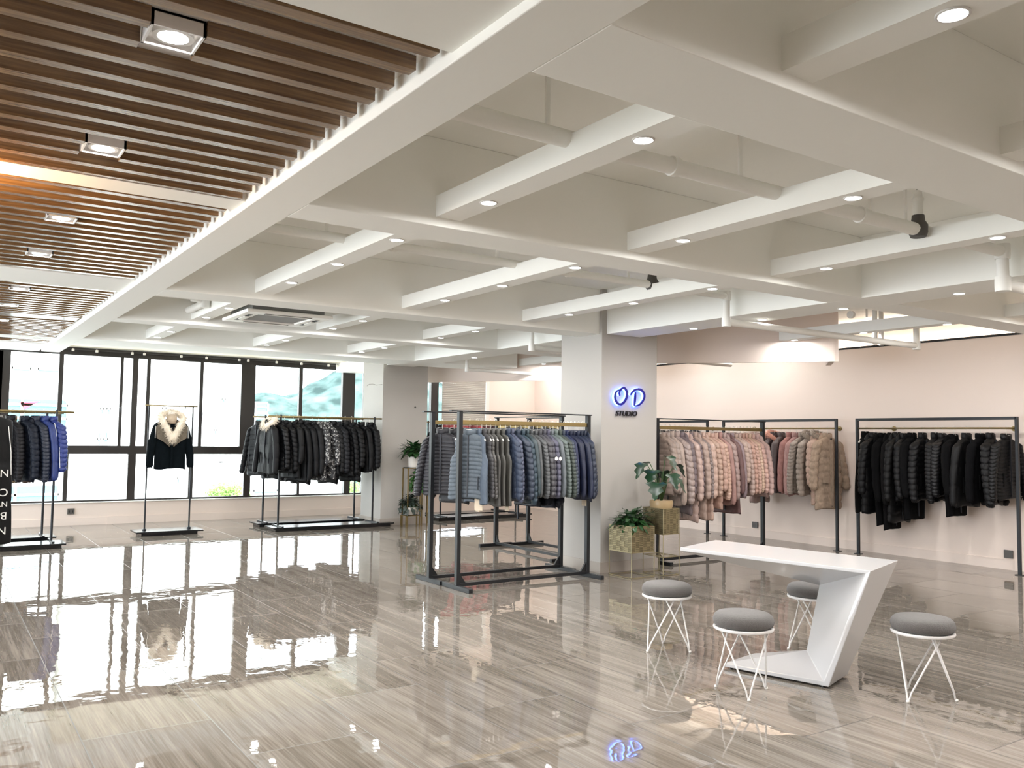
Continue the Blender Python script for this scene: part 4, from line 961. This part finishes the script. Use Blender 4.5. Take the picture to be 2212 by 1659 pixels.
fill('wr', 'x', 14.13, 1.915, [tuple(b) if b[2] != 'camo00' else (b[0], b[1], '101012', b[3], b[4]) for b in BKS],
    'the front window rack', 'dark coats on the front window rack', 'left', base_rz=R(-90 + 25), jit=9)
for o in list(col.objects):
    if o.get('label') and ('patterned' in o['label'] or 'speckled print' in o['label']) and o.type == 'EMPTY':
        for c in o.children:
            if c.name.split('.')[0] in ('body_panel', 'sleeve', 'collar', 'hood'): c.material_slots[0].material = camo
fill('wr2', 'x', 14.93, 1.915, [(4.75, 'hooded', '15181d', 'dim black', 1.2), (5.0, 'coat', '101216', 'dim coal', 1.0), (5.3, 'coat', '14161b', 'matt coal', 1.05), (5.55, 'coat', '101216', 'dark', 1.1), (5.8, 'plain', '2c2528', 'dark wine', 1.3), (6.05, 'coat', '14161b', 'black', 1.1), (6.3, 'coat', '101216', 'pitch black', 1.05)],
    'the rear window rack', 'dark coats on the rear window rack', 'left', base_rz=R(-70), jit=8)
fill('lr', 'x', 13.62, 1.885, [(.15, 'hooded', '15161b', 'black', 1.1), (.42, 'wide', '17181e', 'sooty', 1.15), (.68, 'hooded', '17171d', 'black puffer', 1.15), (.90, 'fine', '1f1e24', 'dark aubergine', 1.18), (1.07, 'hooded', '182338', 'dark navy', 1.12, (), dict(w=1.05)), (1.20, 'fine', '1d2c48', 'navy', 1.18), (1.31, 'plain', '2b4ba8', 'bright blue', 1.12), (1.42, 'wide', '2c49b0', 'royal blue', 1.0, (), dict(w=1.0))],
    'the left window rack', 'blue and black coats on the left window rack', 'left', base_rz=R(-62), jit=7)
fill('lr2', 'x', 14.42, 1.885, [(.80, 'plain', 'e2e0dc', 'white', 1.25, (), dict(fab='matte')), (.98, 'plain', 'b0853c', 'mustard', 1.2), (1.12, 'plain', '9a6a4a', 'rust', 1.2)],
    'the rear left rack', 'pale coats on the rear left rack', 'left', base_rz=R(-65))
TONE[0] = 1.2
fill('cr', 'x', 14.55, 1.895, [(x, k, h, c, s) for x, k, h, c, s in ((8.12, 'plain', '18161a', 'black', 1.1), (8.22, 'hooded', 'c2323e', 'scarlet', 1.1), (8.38, 'hooded', 'cc3a46', 'bright red', 1.1), (8.54, 'hooded', 'c2323e', 'crimson', 1.1), (8.70, 'coat', 'd04450', 'coral red', .95), (8.86, 'hooded', '9c2330', 'deep red', 1.1), (9.02, 'hooded', 'cc3a46', 'cherry red', 1.1), (9.18, 'hooded', '6f1f2a', 'burgundy', 1.1), (9.34, 'hooded', '4a1b22', 'maroon', 1.1), (9.50, 'hooded', '3d181e', 'dark maroon', 1.1), (9.66, 'hooded', '4a1b22', 'wine', 1.1), (9.82, 'plain', '16151a', 'jet', 1.1))],
    'the red coat rack', 'red coats behind the near rack', 'left', base_rz=R(-60))
fill('br', 'y', 6.98, 1.79, [(y, 'plain', '1a1a1e', c, 1.0, (ex_fur(FURB, 250),)) for y, c in ((10.3, 'black furry'), (10.0, 'dark furry'), (9.7, 'sooty furry'), (9.4, 'charcoal furry'))],
    'the rack behind the column', 'black coats behind the column', 'far end', base_rz=R(0))
# lettered coat at the left edge
PR = mat('white_print', 'd8d8d4', .6)
hanger(.36, 9.5, 1.93, R(8), 'white hanger holding the lettered black coat at the left edge', 'hanger of the lettered coat')
TONE[0] = .8
lc = garment('lettered', '101114', 'black coat printed with white upside-down lettering at the left edge', 'coat', (.36, 9.5, 1.80), R(8), 1.28, None, 'nylon', (), 1.04, 1.0)
for i, (txt, z, s) in enumerate((('NYS', -.62, .10), ('CLIEN', -.80, .10), ('NYC', -.92, .07), ('BEN', -1.02, .10), ('NEI', -1.16, .10))):
    q = text_obj(txt, s, (.272, -.084, z + .05), (R(90), R(180), 0), PR, lc, 'printed_lettering', extrude=.002, align='LEFT')
MB().tube([(.255, -.05, -.16), (.285, -.055, -.4), (.295, -.055, -.62)], .004, 6).build('white_piping', PR, lc)
# piping on the royal blue coat
for o in list(col.objects):
    if o.type == 'EMPTY' and o.get('label', '').startswith('royal blue quilted jacket'):
        MB().tube([(.12, -.06, -.04), (.19, -.085, -.14), (.21, -.09, -.3)], .004, 6).build('white_piping', PR, o)
        MB().tube([(.24, -.06, -.35), (.27, -.075, -.5), (.29, -.075, -.66)], .004, 6).build('white_piping', PR, o)
# the single fur-collared coat
hanger(3.19, 14.45, 2.03, 0, 'white hanger holding the fur-collared coat on the single stand', 'hanger of the fur-collared coat')
KINDS['sc_body'] = torso(.74, 0, .012, .235, .065, .0, False, .008, 77).mesh('coat_body', None, True)
fc = thing('fur_collar_coat', 'black coat with beige chest and cream fur collar on the single stand', 'coat', (3.19, 14.45, 1.845))
FCM = cloth('0f1c22', 'matte'); BG = cloth('a89a85', 'matte')
def addp(nm, me, m, loc=(0, 0, 0), sc_=(1, 1, 1)):
    o = bpy.data.objects.new(nm, me); col.objects.link(o); o.parent = fc; o.location = loc; o.scale = sc_
    if not me.materials: me.materials.append(m)
    return o
addp('body_panel', KINDS['sc_body'], FCM, (0, 0, -.02), (1, 1, 1.07))
for s in (-1, 1):
    addp('sleeve', sleeve(s, .72, 0, .008, .085, .06, 5, .22, out=.09, fwd=-.01).mesh('coat_sleeve', None, True), FCM, (0, 0, -.02))
    yb = -.092
    P = [(s * .028, -.16), (s * .185, -.09), (s * .245, -.16), (s * .225, -.33), (s * .12, -.39), (s * .028, -.47)]
    n = len(P); mb = MB().add([(a, yb + .22 * max(0, abs(a) - .15) - .004, b) for a, b in P] + [(a, yb + .22 * max(0, abs(a) - .15) + .012, b) for a, b in P], [tuple(range(n)), tuple(range(2 * n - 1, n - 1, -1))] + [(i, i + n, (i + 1) % n + n, (i + 1) % n) for i in range(n)])
    mb.build('chest_panel', BG, fc)
    MB().tube([(s * .245, -.075, -.14), (s * .25, -.085, -.33)], .004, 6).build('piping', PR, fc)
MB().box(-.016, .016, -.112, -.09, -.80, -.30).build('zipper', FCM, fc)
addp('fur_collar', fur([(0.0, -.12, -.36), (-.075, -.125, -.20), (-.15, -.09, -.06), (-.17, -.02, .02), (-.08, .03, .075), (.0, .04, .085), (.08, .03, .075), (.17, -.02, .02), (.15, -.09, -.06), (.075, -.125, -.20), (0.0, -.12, -.36)], .045, 2600, .05, 3).mesh('fur_collar', FURC), FURC)
MB().lathe([(.07, -.10), (.08, -.02), (.07, .03), (.03, .05)], 18).build('lining', mat('beige_lining', 'b9a893', .8), fc, smooth=True, loc=(0, -.03, 0))
bpy.context.view_layer.update()
tag(MB().tube([(6.37, 14.02, 2.475), (6.42, 14.05, 2.505), (6.50, 14.06, 2.515), (6.57, 14.07, 2.50), (6.71, 14.12, 2.52)], .003, 6).build('loose_cable', mat('thin_grey_cable', '8b857c', .6), smooth=True), 'thin loose grey cable end sticking out beside the far column', 'cable')
tag(MB().lathe([(0, 0), (.014, .002), (.016, .01), (0, .012)], 12).build('wall_hook', IRON, smooth=True, loc=(7.37, 14.10, 2.13)), 'small dark fixing spot high on the far column', 'fixing').rotation_euler = (R(90), 0, 0)
